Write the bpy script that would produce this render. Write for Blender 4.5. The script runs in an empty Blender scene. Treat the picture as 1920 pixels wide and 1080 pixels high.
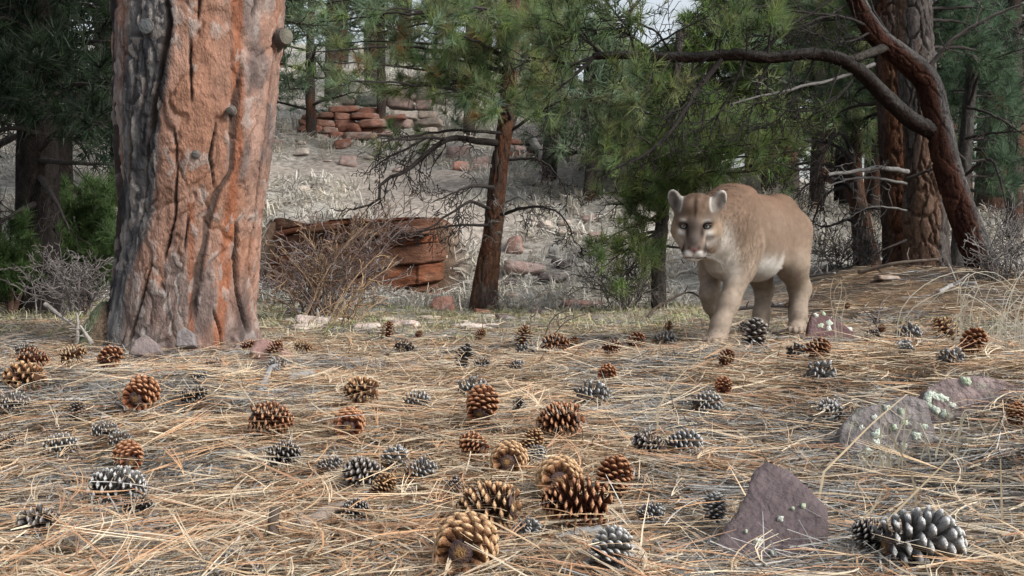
import bpy, bmesh, math, random
import numpy as np
from mathutils import Matrix, Vector
rad = math.radians
SC = bpy.context.scene
COL = SC.collection

# ------------------------------------------------------------------ camera
FPX, CAMZ, PITCH = 2059.0, 0.39, rad(1.11)      # focal length in pixels of the 1920 px wide photograph
cam_d = bpy.data.cameras.new("camera")
cam = bpy.data.objects.new("camera", cam_d)
COL.objects.link(cam)
cam.location = (0, 0, CAMZ)
cam.rotation_euler = (math.pi / 2 - PITCH, 0, 0)
cam_d.sensor_width = 36.0
cam_d.lens = 36.0 * FPX / 1920.0
cam_d.clip_start = 0.05
cam_d.clip_end = 1000
SC.camera = cam

# ------------------------------------------------------------------ sky, sun, exposure
SUN_EL, SUN_AZ = rad(38), rad(124)      # azimuth clockwise from +Y: behind the camera, to its right
world = bpy.data.worlds.new("World")
SC.world = world
world.use_nodes = True
wn = world.node_tree
wn.nodes.clear()
sky = wn.nodes.new("ShaderNodeTexSky")
sky.sky_type = 'NISHITA'
sky.sun_disc = False
sky.sun_elevation = SUN_EL
sky.sun_rotation = SUN_AZ
sky.dust_density = 4.0
sky.air_density = 1.2
hs = wn.nodes.new("ShaderNodeHueSaturation")
hs.inputs['Saturation'].default_value = 0.38
bgn = wn.nodes.new("ShaderNodeBackground")
bgn.inputs['Strength'].default_value = 0.135
wo = wn.nodes.new("ShaderNodeOutputWorld")
wn.links.new(sky.outputs[0], hs.inputs['Color'])
wn.links.new(hs.outputs[0], bgn.inputs['Color'])
wn.links.new(bgn.outputs[0], wo.inputs['Surface'])

sun_d = bpy.data.lights.new("sun", 'SUN')
sun_d.energy = 1.5
sun_d.angle = rad(14)
sun_d.color = (1.0, 0.95, 0.88)
sun = bpy.data.objects.new("sun", sun_d)
COL.objects.link(sun)
sd = Vector((math.sin(SUN_AZ) * math.cos(SUN_EL), math.cos(SUN_AZ) * math.cos(SUN_EL), math.sin(SUN_EL)))
sun.rotation_euler = sd.to_track_quat('Z', 'Y').to_euler()
sun.location = (2, -3, 6)

SC.view_settings.view_transform = 'Standard'
SC.view_settings.look = 'None'
SC.view_settings.exposure = 0.78
SC.view_settings.gamma = 1.0
SC.view_settings.use_curve_mapping = False
SC.cycles.max_bounces = 6
SC.cycles.diffuse_bounces = 4
SC.cycles.use_denoising = True

# ------------------------------------------------------------------ numbers
RNG = np.random.default_rng(7)
_perm = np.random.default_rng(11).permutation(256)
_perm = np.concatenate([_perm, _perm]).astype(np.int64)
_val = np.random.default_rng(12).uniform(-1, 1, 256)

def vnoise(p):
    p = np.asarray(p, float)
    i = np.floor(p).astype(np.int64)
    f = p - i
    f = f * f * (3 - 2 * f)
    out = 0
    for dx in (0, 1):
        wx = f[..., 0] if dx else 1 - f[..., 0]
        a = _perm[(i[..., 0] + dx) & 255]
        for dy in (0, 1):
            wy = f[..., 1] if dy else 1 - f[..., 1]
            b = _perm[(a + i[..., 1] + dy) & 255]
            for dz in (0, 1):
                wz = f[..., 2] if dz else 1 - f[..., 2]
                out = out + wx * wy * wz * _val[_perm[(b + i[..., 2] + dz) & 255]]
    return out

def fbm(p, octv=3, gain=0.5):
    p = np.asarray(p, float)
    s, a, t = 0, 1.0, 0
    for k in range(octv):
        s = s + a * vnoise(p * 2 ** k + 17.3 * k)
        t += a
        a *= gain
    return s / t

def sstep(a, b, x):
    t = np.clip((x - a) / (b - a), 0, 1)
    return t * t * (3 - 2 * t)

def P(px, py, d):
    """point at distance d (metres along +Y) in the direction of a pixel of the photograph"""
    cx, cy = (px - 960) / FPX, (540 - py) / FPX
    c, s = math.cos(PITCH), math.sin(PITCH)
    dx, dy, dz = cx, c + cy * s, -s + cy * c
    k = d / dy
    return np.array([dx * k, d, CAMZ + dz * k])

# ------------------------------------------------------------------ terrain height
def bank_in(x):
    """1 where the red cut bank stands, 0 where the slope runs down smoothly"""
    return sstep(-3.1, -2.45, x) * (1 - sstep(-0.75, -0.2, x))

def bank_y(x):
    return 11.35 + 0.25 * np.sin(x * 1.7 + 0.6) - 0.35 * sstep(-1.2, -0.3, x)

def H(x, y):
    x = np.asarray(x, float)
    y = np.asarray(y, float)
    z = 0.015 + 0.0 * x
    g = lambda cx, cy, rx, ry: np.exp(-((x - cx) / rx) ** 2 - ((y - cy) / ry) ** 2)
    z = z + 0.15 * g(1.15, 2.65, 0.62, 0.75)
    z = z + 0.10 * g(1.25, 1.75, 0.50, 0.45)
    z = z + 0.075 * g(0.45, 3.5, 0.75, 0.45)
    z = z + 0.10 * g(-1.25, 2.75, 0.75, 0.6)
    z = z + 0.03 * g(0.0, 2.5, 0.8, 0.5)
    z = z + 0.06 * g(0.95, 4.22, 0.50, 0.16)
    z = z + 0.05 * sstep(0.5, 1.6, x) * sstep(3.6, 5.0, y)
    z = z + 0.05 * (1 - sstep(-2.6, -1.6, x)) * sstep(4.0, 6.0, y)
    z = z + 0.31 * sstep(1.4, 3.0, x) * sstep(5.2, 8.6, y)
    bi = bank_in(x)
    by = bank_y(x)
    smooth = 0.82 * sstep(9.6, 12.6, y + 0.25 * x * (x < 0))
    steep = 0.10 * sstep(9.8, 11.3, y) + 0.72 * sstep(by - 0.10, by + 0.10, y)
    rt = 1 - 0.62 * sstep(0.8, 5.0, x)
    z = z + (bi * steep + (1 - bi) * smooth) * rt
    s = np.clip(y - 11.5, 0, 36)
    z = z + 0.275 * s * rt * (1 - 0.08 * sstep(20, 40, y))
    far = sstep(7, 14, y)
    q = np.stack([x, y, 0 * x], -1)
    z = z + fbm(q * 0.9, 2) * 0.10 * far
    z = z + fbm(q * 2.3 + 5, 2) * (0.018 + 0.05 * far)
    z = z + fbm(q * 9.0 + 9, 2) * 0.008
    return z

def Hs(x, y):
    return float(H(np.array([x]), np.array([y]))[0])

def ground(px, py, dmax=40.0):
    """where the ray through a pixel meets the ground"""
    ds = np.concatenate([np.arange(0.7, 6, 0.01), np.arange(6, dmax, 0.03)])
    cx, cy = (px - 960) / FPX, (540 - py) / FPX
    c, s = math.cos(PITCH), math.sin(PITCH)
    dx, dy, dz = cx, c + cy * s, -s + cy * c
    k = ds / dy
    xs, zs = dx * k, CAMZ + dz * k
    hit = np.where(zs <= H(xs, ds))[0]
    j = hit[0] if len(hit) else len(ds) - 1
    return np.array([xs[j], ds[j], float(H(xs[j:j + 1], ds[j:j + 1])[0])])

# ------------------------------------------------------------------ mesh helpers
def mesh_np(name, V, faces, col=None, smooth=False, extra=None):
    """faces: list of int arrays (n,3) or (n,4); col: (nv,3) linear colours"""
    me = bpy.data.meshes.new(name)
    V = np.asarray(V, np.float32)
    if not isinstance(faces, (list, tuple)):
        faces = [faces]
    faces = [np.asarray(f, np.int32) for f in faces if len(f)]
    me.vertices.add(len(V))
    me.vertices.foreach_set("co", V.ravel())
    li = np.concatenate([f.ravel() for f in faces])
    st, o = [], 0
    for f in faces:
        n, k = f.shape
        st.append(o + np.arange(n, dtype=np.int32) * k)
        o += n * k
    st = np.concatenate(st).astype(np.int32)
    me.loops.add(len(li))
    me.loops.foreach_set("vertex_index", li)
    me.polygons.add(len(st))
    me.polygons.foreach_set("loop_start", st)
    me.update(calc_edges=True)
    if smooth:
        me.polygons.foreach_set("use_smooth", np.ones(len(st), bool))
    if col is not None:
        c = np.ones((len(V), 4), np.float32)
        c[:, :3] = col
        a = me.attributes.new("Col", 'FLOAT_COLOR', 'POINT')
        a.data.foreach_set("color", c.ravel())
    return me

def link(name, me, mat=None, parent=None):
    o = bpy.data.objects.new(name, me)
    COL.objects.link(o)
    if mat is not None and not me.materials:
        me.materials.append(mat)
    if parent is not None:
        o.parent = parent
    return o

def tag(o, label=None, cat=None, group=None, kind=None):
    if label: o["label"] = label
    if cat: o["category"] = cat
    if group: o["group"] = group
    if kind: o["kind"] = kind
    return o

def root(name, loc, label, cat, group=None):
    o = bpy.data.objects.new(name, None)
    o.empty_display_size = 0.1
    COL.objects.link(o)
    o.location = tuple(float(v) for v in loc)
    tag(o, label, cat, group)
    return o

def part(name, V, F, mat, parent, col=None, smooth=False):
    """V in world space; parent is an unrotated Empty"""
    V = np.asarray(V, float) - np.array(parent.location)
    return link(name, mesh_np(name, V, F, col, smooth), mat, parent)

def solo(name, V, F, mat, base, col=None, smooth=False):
    """one-mesh thing with its origin at base"""
    V = np.asarray(V, float) - np.asarray(base, float)
    o = link(name, mesh_np(name, V, F, col, smooth), mat)
    o.location = tuple(float(v) for v in base)
    return o

class MB:
    """collects vertices, faces and colours"""
    def __init__(s):
        s.V, s.F3, s.F4, s.C, s.n = [], [], [], [], 0
    def add(s, V, F3=None, F4=None, C=(1, 1, 1)):
        V = np.asarray(V, float).reshape(-1, 3)
        if F3 is not None and len(F3): s.F3.append(np.asarray(F3) + s.n)
        if F4 is not None and len(F4): s.F4.append(np.asarray(F4) + s.n)
        C = np.asarray(C, float)
        s.C.append(np.broadcast_to(C, V.shape) if C.ndim == 1 else C)
        s.V.append(V)
        s.n += len(V)
    def get(s):
        fs = []
        if s.F3: fs.append(np.concatenate(s.F3))
        if s.F4: fs.append(np.concatenate(s.F4))
        return np.concatenate(s.V), fs, np.concatenate(s.C)
    def part(s, name, mat, parent, smooth=False):
        V, f, c = s.get()
        return part(name, V, f, mat, parent, c, smooth)
    def solo(s, name, mat, base, smooth=False):
        V, f, c = s.get()
        return solo(name, V, f, mat, base, c, smooth)

def nrm(v):
    v = np.asarray(v, float)
    return v / (np.linalg.norm(v, axis=-1, keepdims=True) + 1e-12)

def frames(pts):
    pts = np.asarray(pts, float)
    t = nrm(np.gradient(pts, axis=0))
    a = np.array([1.0, 0, 0]) if abs(t[0][0]) < 0.9 else np.array([0, 0, 1.0])
    n = nrm(a - t[0] * a.dot(t[0]))
    N = [n]
    for i in range(1, len(pts)):
        n = nrm(n - t[i] * n.dot(t[i]))
        N.append(n)
    N = np.array(N)
    return t, N, np.cross(t, N)

def tube(mb, pts, rr, nseg=5, col=(1, 1, 1), cap=True):
    pts = np.asarray(pts, float)
    rr = np.broadcast_to(np.asarray(rr, float), (len(pts),))
    t, N, B = frames(pts)
    a = np.linspace(0, 2 * np.pi, nseg, endpoint=False)
    V = pts[:, None] + rr[:, None, None] * (np.cos(a)[None, :, None] * N[:, None] + np.sin(a)[None, :, None] * B[:, None])
    m = len(pts)
    i = np.arange(m - 1)[:, None] * nseg
    j = np.arange(nseg)[None]
    k = (j + 1) % nseg
    F4 = np.stack([i + j, i + k, i + nseg + k, i + nseg + j], -1).reshape(-1, 4)
    V = V.reshape(-1, 3)
    F3 = None
    if cap:
        V = np.concatenate([V, pts[:1], pts[-1:]])
        c0, c1 = m * nseg, m * nseg + 1
        jj, kk = np.arange(nseg), (np.arange(nseg) + 1) % nseg
        F3 = np.concatenate([np.stack([kk, jj, 0 * jj + c0], -1), np.stack([jj + (m - 1) * nseg, kk + (m - 1) * nseg, 0 * jj + c1], -1)])
    mb.add(V, F3, F4, col)

def resample(pts, n):
    """smooth curve through points"""
    pts = np.asarray(pts, float)
    L = np.concatenate([[0], np.cumsum(np.linalg.norm(np.diff(pts, axis=0), axis=1))])
    m = np.zeros_like(pts)
    dl = np.diff(L)[:, None]
    sl = np.diff(pts, axis=0) / dl
    m[1:-1] = (sl[:-1] * dl[1:] + sl[1:] * dl[:-1]) / (dl[1:] + dl[:-1])
    m[0], m[-1] = sl[0], sl[-1]
    s = np.linspace(0, L[-1], n)
    k = np.clip(np.searchsorted(L, s, 'right') - 1, 0, len(pts) - 2)
    h = (L[k + 1] - L[k])[:, None]
    u = ((s - L[k])[:, None]) / h
    return ((2 * u**3 - 3 * u**2 + 1) * pts[k] + (u**3 - 2 * u**2 + u) * h * m[k]
            + (-2 * u**3 + 3 * u**2) * pts[k + 1] + (u**3 - u**2) * h * m[k + 1])

# ------------------------------------------------------------------ materials
def attr_mat(name, rough=0.9, nscale=30.0, namt=0.25, bump=0.0, bscale=60.0, stretch=None, spec=0.2, trans=0.0, tint=None):
    """base colour = the piece's own colour attribute, broken up by noise; relief from a second noise"""
    m = bpy.data.materials.new(name)
    m.use_nodes = True
    nt = m.node_tree
    b = nt.nodes['Principled BSDF']
    b.inputs['Roughness'].default_value = rough
    b.inputs['Specular IOR Level'].default_value = spec
    at = nt.nodes.new("ShaderNodeAttribute")
    at.attribute_name = "Col"
    tc = nt.nodes.new("ShaderNodeTexCoord")
    vec = tc.outputs['Object']
    if stretch:
        mp = nt.nodes.new("ShaderNodeMapping")
        mp.inputs['Scale'].default_value = stretch
        nt.links.new(vec, mp.inputs['Vector'])
        vec = mp.outputs[0]
    n = nt.nodes.new("ShaderNodeTexNoise")
    n.inputs['Scale'].default_value = nscale
    n.inputs['Detail'].default_value = 5
    nt.links.new(vec, n.inputs['Vector'])
    mr = nt.nodes.new("ShaderNodeMapRange")
    mr.inputs['From Min'].default_value = 0.3
    mr.inputs['From Max'].default_value = 0.7
    mr.inputs['To Min'].default_value = 1 - namt
    mr.inputs['To Max'].default_value = 1 + namt
    nt.links.new(n.outputs['Fac'], mr.inputs['Value'])
    mx = nt.nodes.new("ShaderNodeVectorMath")
    mx.operation = 'SCALE'
    nt.links.new(at.outputs['Color'], mx.inputs[0])
    nt.links.new(mr.outputs[0], mx.inputs['Scale'])
    out = mx.outputs[0]
    if tint:            # patches of a second pigment: (colour, scale, threshold, amount)
        n3 = nt.nodes.new("ShaderNodeTexNoise")
        n3.inputs['Scale'].default_value = tint[1]
        n3.inputs['Detail'].default_value = 4
        nt.links.new(vec, n3.inputs['Vector'])
        r3 = nt.nodes.new("ShaderNodeMapRange")
        r3.inputs['From Min'].default_value = tint[2]
        r3.inputs['From Max'].default_value = tint[2] + 0.12
        r3.inputs['To Max'].default_value = tint[3]
        nt.links.new(n3.outputs['Fac'], r3.inputs['Value'])
        m3 = nt.nodes.new("ShaderNodeMix")
        m3.data_type = 'RGBA'
        m3.inputs['B'].default_value = (*tint[0], 1)
        nt.links.new(r3.outputs[0], m3.inputs['Factor'])
        nt.links.new(out, m3.inputs['A'])
        out = m3.outputs['Result']
    nt.links.new(out, b.inputs['Base Color'])
    if bump > 0:
        n2 = nt.nodes.new("ShaderNodeTexNoise")
        n2.inputs['Scale'].default_value = bscale
        n2.inputs['Detail'].default_value = 6
        nt.links.new(vec, n2.inputs['Vector'])
        bp = nt.nodes.new("ShaderNodeBump")
        bp.inputs['Strength'].default_value = bump
        bp.inputs['Distance'].default_value = 0.02
        nt.links.new(n2.outputs['Fac'], bp.inputs['Height'])
        nt.links.new(bp.outputs[0], b.inputs['Normal'])
    if trans > 0:
        tr = nt.nodes.new("ShaderNodeBsdfTranslucent")
        nt.links.new(out, tr.inputs['Color'])
        ms = nt.nodes.new("ShaderNodeMixShader")
        ms.inputs[0].default_value = trans
        nt.links.new(b.outputs[0], ms.inputs[1])
        nt.links.new(tr.outputs[0], ms.inputs[2])
        nt.links.new(ms.outputs[0], nt.nodes['Material Output'].inputs['Surface'])
    return m

M_GROUND = attr_mat("forest_floor", 0.95, 14, 0.45, 0.8, 90)
M_NEEDLE = attr_mat("dry_needle", 0.7, 6, 0.15, spec=0.3)
M_GRASS = attr_mat("dry_grass", 0.8, 3, 0.2, trans=0.2)
M_FOLIAGE = attr_mat("green_needle", 0.55, 2, 0.2, spec=0.35, trans=0.5)
M_BARK = attr_mat("pine_bark", 0.92, 55, 0.40, 1.0, 150, stretch=(1, 1, 0.4), spec=0.1)
M_BARKBIG = attr_mat("plated_bark", 0.92, 30, 0.18, 0.55, 120, stretch=(1, 1, 0.5), spec=0.08)
M_TWIG = attr_mat("dead_wood", 0.9, 25, 0.3, 0.4, 90)
M_ROCK = attr_mat("sandstone", 0.92, 18, 0.28, 0.7, 55, tint=((0.34, 0.35, 0.33), 7.0, 0.56, 0.6))
M_ROCKRED = attr_mat("red_sandstone", 0.92, 9, 0.35, 0.8, 40, stretch=(1, 1, 2.5))
M_CONE = attr_mat("cone_scale", 0.9, 150, 0.35, 0.5, 350, spec=0.06)
M_CONE_S = attr_mat("cone_scale_near", 0.92, 5.0, 0.5, 0.45, 9.0, spec=0.05)
M_FUR = attr_mat("short_fur", 0.75, 45, 0.13, spec=0.15)
M_LICHEN = attr_mat("lichen", 0.95, 90, 0.25, 0.8, 200)
# ================================================================== GROUND
def build_ground():
    dn = np.concatenate([np.linspace(-4, 0.5, 8), np.geomspace(0.6, 10.6, 210), np.linspace(10.65, 12.2, 45), np.geomspace(12.3, 50, 70), [60, 80, 120, 200, 350]])
    tn = np.linspace(-1, 1, 161)
    tn = 0.8 * tn + 0.25 * tn ** 3
    D, T = np.meshgrid(dn, tn, indexing='ij')
    X = T * (np.abs(D) * 0.85 + 2.6)
    Z = H(X, D)
    V = np.stack([X, D, Z], -1).reshape(-1, 3)
    m, n = D.shape
    i = np.arange(m - 1)[:, None] * n + np.arange(n - 1)[None]
    F = np.stack([i, i + 1, i + n + 1, i + n], -1).reshape(-1, 4)
    x, y = V[:, 0], V[:, 1]
    q = np.stack([x, y, 0 * x], -1)
    needle = np.array([0.17, 0.115, 0.07])
    duff = np.array([0.080, 0.060, 0.045])
    straw = np.array([0.36, 0.345, 0.315])
    earth = np.array([0.17, 0.105, 0.07])
    a = sstep(-0.25, 0.35, fbm(q * 2.2 + 3, 3))[:, None]
    c = duff * (1 - a) + needle * a
    g = sstep(5.2, 8.5, y + 0.8 * fbm(q * 0.8, 2) - 3.2 * sstep(1.2, 2.6, x) * (1 - sstep(9, 11, y)))[:, None]
    e = sstep(0.12, 0.4, fbm(q * 0.7 + 40, 3))[:, None] * 0.45
    hillc = straw * (1 - e) + np.array([0.30, 0.235, 0.20]) * e
    c = c * (1 - g) + hillc * g
    by = bank_y(x)
    bk = (bank_in(x) * (np.abs(y - by) < 0.28))[:, None]
    c = c * (1 - bk) + earth * bk
    o = link("ground", mesh_np("ground", V, F, c, True), M_GROUND)
    tag(o, kind="structure")
build_ground()

def blades(n, X, Y, Z, ang, length, width, lift, curl, seg, col, rng, droop=0.0):
    """bent flat blades: base point, heading, rise; returns V, F4, colours"""
    s = np.linspace(0, 1, seg + 1)
    th = ang[:, None] + curl[:, None] * (s[None] - 0.0)
    st = length[:, None] / seg
    dx = np.concatenate([np.zeros((n, 1)), np.cumsum(np.cos(th[:, :-1]) * st * np.cos(lift)[:, None], 1)], 1)
    dy = np.concatenate([np.zeros((n, 1)), np.cumsum(np.sin(th[:, :-1]) * st * np.cos(lift)[:, None], 1)], 1)
    dz = np.sin(lift)[:, None] * s[None] * length[:, None] - droop * (s[None] ** 2) * length[:, None]
    C = np.stack([X[:, None] + dx, Y[:, None] + dy, Z[:, None] + dz], -1)
    roll = rng.uniform(-0.7, 0.7, n)
    side = np.stack([-np.sin(th) * np.cos(roll)[:, None], np.cos(th) * np.cos(roll)[:, None], np.sin(roll)[:, None] + 0 * th], -1)
    w = width[:, None] * (1 - 0.55 * s[None] ** 3) * 0.5
    L, R = C + side * w[..., None], C - side * w[..., None]
    V = np.stack([L, R], 2).reshape(n, -1, 3)
    k = 2 * (seg + 1)
    f = np.array([[2 * j, 2 * j + 1, 2 * j + 3, 2 * j + 2] for j in range(seg)])
    F = (np.arange(n)[:, None, None] * k + f[None]).reshape(-1, 4)
    return V.reshape(-1, 3), F, np.repeat(col, k, 0), C

ROCK_SPOTS = [(ground(1400, 1030), 0.13), (ground(1450, 985), 0.11), (ground(1640, 875), 0.12), (ground(1710, 860), 0.11), (ground(1800, 815), 0.13), (ground(1880, 805), 0.12)]

def build_litter():
    rng = np.random.default_rng(21)
    tan = np.array([[0.53, 0.39, 0.25], [0.60, 0.475, 0.33], [0.50, 0.305, 0.175], [0.48, 0.395, 0.29], [0.66, 0.565, 0.42], [0.36, 0.21, 0.125]])
    grey = np.array([[0.34, 0.34, 0.33], [0.43, 0.425, 0.40], [0.24, 0.24, 0.235], [0.38, 0.345, 0.30]])
    def batch(n, ymin, ymax, seg, wid, layers):
        u = rng.uniform(0, 1, n)
        y = ymin * (ymax / ymin) ** u
        x = rng.uniform(-1, 1, n) * (0.50 * y + 0.35)
        # scatter needles into bundles that share a heading
        q = np.stack([x * 1.6, y * 1.6, 0 * x], -1)
        flow = fbm(q + 60, 2) * 3.0
        ang = flow + rng.normal(0, 0.85, n) + rng.choice([0, np.pi], n)
        L = rng.uniform(0.08, 0.18, n)
        gm = fbm(np.stack([x * 3.1, y * 3.1, 0 * x], -1) + 31, 3)
        isg = rng.uniform(0, 1, n) < np.clip(0.32 + 1.3 * gm, 0.05, 0.88)
        lay = rng.uniform(0, 1, n) ** 1.6
        for c0, r0 in ROCK_SPOTS:            # only a thin scatter lies against the stones
            lay = np.where(np.hypot(x - c0[0], y - c0[1]) < r0, lay * 0.12, lay)
        col = np.where(isg[:, None], grey[rng.integers(0, len(grey), n)], tan[rng.integers(0, len(tan), n)])
        col = col * rng.uniform(0.52, 0.98, (n, 1))
        hum = 0.5 + 0.5 * fbm(np.stack([x * 4.5, y * 4.5, 0 * x], -1) + 80, 2)
        z = H(x, y) + 0.002 + lay * layers * (0.25 + 1.1 * hum)
        cx, cy = x - np.cos(ang) * L * 0.5, y - np.sin(ang) * L * 0.5
        lift = rng.normal(0, 0.09, n) + (rng.uniform(0, 1, n) < 0.05) * rng.uniform(0.1, 0.7, n)
        curl = rng.normal(0, 0.75, n)
        z = z - np.sin(lift) * L * 0.5
        w = wid * rng.uniform(0.7, 1.3, n)
        V, F, C, ctr = blades(n, cx, cy, z, ang, L, w, lift, curl, seg, col, rng)
        zz = H(V[:, 0], V[:, 1]) + 0.0015
        V[:, 2] = np.maximum(V[:, 2], zz)
        return V, F, C
    mb = MB()
    for args in ((28000, 1.0, 1.9, 3, 0.0020, 0.03), (44000, 1.7, 3.4, 3, 0.0023, 0.026), (44000, 3.2, 6.2, 2, 0.003, 0.022), (14000, 5.5, 9.0, 1, 0.005, 0.02)):
        V, F, C = batch(*args)
        mb.add(V, None, F, C)
    # double and triple needles lying as fascicles, brighter, on top
    n = 5200
    y = 1.05 * (5.5 / 1.05) ** rng.uniform(0, 1, n)
    x = rng.uniform(-1, 1, n) * (0.5 * y + 0.3)
    ang = rng.uniform(0, 2 * np.pi, n)
    L = rng.uniform(0.10, 0.17, n)
    z = H(x, y) + 0.018 + rng.uniform(0, 0.02, n)
    for c0, r0 in ROCK_SPOTS:
        z = np.where(np.hypot(x - c0[0], y - c0[1]) < r0 + 0.03, H(x, y), z)
    col0 = tan[rng.integers(0, len(tan), n)] * rng.uniform(0.75, 1.1, (n, 1))
    lift = rng.normal(0.02, 0.12, n)
    curl = rng.normal(0, 0.8, n)
    for k in (-1, 0, 1):
        V, F, C, _ = blades(n, x, y, z, ang + k * rng.uniform(0.01, 0.07, n), L, np.full(n, 0.0017), lift + k * 0.03, curl + k * 0.1, 4, col0, rng)
        V[:, 2] = np.maximum(V[:, 2], H(V[:, 0], V[:, 1]) + 0.004)
        mb.add(V, None, F, C)
    o = mb.solo("pine_needle_litter", M_NEEDLE, (0, 2.5, 0))
    tag(o, "fallen tan and grey pine needles matted over the forest floor", "needle litter", kind="stuff")
build_litter()

def grass_patch(name, n, sampler, Lr, wid, cols, label, cat, seed, droop=0.45, per=14, liftr=(0.5, 1.4), spread=0.05):
    rng = np.random.default_rng(seed)
    tn = n // per
    tx, ty = sampler(rng, tn)
    tn = len(tx)
    n = tn * per
    sz = np.repeat(rng.uniform(0.6, 1.25, tn), per)
    hd = np.repeat(rng.uniform(0, 2 * np.pi, tn), per)
    x = np.repeat(tx, per) + rng.normal(0, spread, n)
    y = np.repeat(ty, per) + rng.normal(0, spread, n)
    ang = hd + rng.normal(0, 1.3, n)
    L = rng.uniform(*Lr, n) * sz
    lift = rng.uniform(*liftr, n)
    cb = cols[rng.integers(0, len(cols), tn)]
    col = np.repeat(cb, per, 0) * rng.uniform(0.75, 1.25, (n, 1))
    z = H(x, y) - 0.01
    V, F, C, _ = blades(n, x, y, z, ang, L, wid * (0.35 + y / 14.0) * rng.uniform(0.7, 1.2, n), lift, rng.normal(0, 0.5, n), 2, col, rng, droop)
    V[:, 2] = np.maximum(V[:, 2], H(V[:, 0], V[:, 1]) + 0.002)
    o = solo(name, V, F, M_GRASS, (float(x.mean()), float(y.mean()), 0), C)
    tag(o, label, cat, kind="stuff")

STRAW = np.array([[0.62, 0.595, 0.545], [0.56, 0.54, 0.50], [0.62, 0.57, 0.49], [0.48, 0.46, 0.43], [0.56, 0.52, 0.45]])
def hill_sampler(rng, n):
    y = 9.5 * (30 / 9.5) ** rng.uniform(0, 1, n)
    x = rng.uniform(-0.55, 0.55, n) * y
    bare = fbm(np.stack([x * 0.7, y * 0.7, 0 * x], -1) + 40, 3)
    keep = (bare < 0.30) & ~((bank_in(x) > 0.5) & (y - bank_y(x) < 0.10) & (y - bank_y(x) > -0.38))
    keep &= ~((x > 1.6) & (y < 10.5))
    return x[keep], y[keep]
grass_patch("dry_hillside_grass", 92000, hill_sampler, (0.20, 0.46), 0.0105, STRAW, "pale dry bunch grass covering the hillside", "grass", 31, 0.55)
def flat_sampler(rng, n):
    y = rng.uniform(5.3, 10.6, n)
    x = rng.uniform(-0.56, 0.56, n) * y
    keep = ~((x > 1.5) & (y > 6.0)) & (rng.uniform(0, 1, n) < 0.35 + 0.65 * sstep(5.4, 7.5, y))
    keep &= ~((np.abs(x + 1.48) < 0.6) & (np.abs(y - 5) < 0.6))
    return x[keep], y[keep]
GREEN = np.array([[0.36, 0.33, 0.20], [0.42, 0.38, 0.25], [0.28, 0.30, 0.14], [0.45, 0.41, 0.30], [0.33, 0.31, 0.22], [0.24, 0.27, 0.12]])
grass_patch("short_meadow_grass", 42000, flat_sampler, (0.05, 0.15), 0.0065, GREEN, "short yellowing grass on the flat below the hill", "grass", 32, 0.5)
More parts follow.
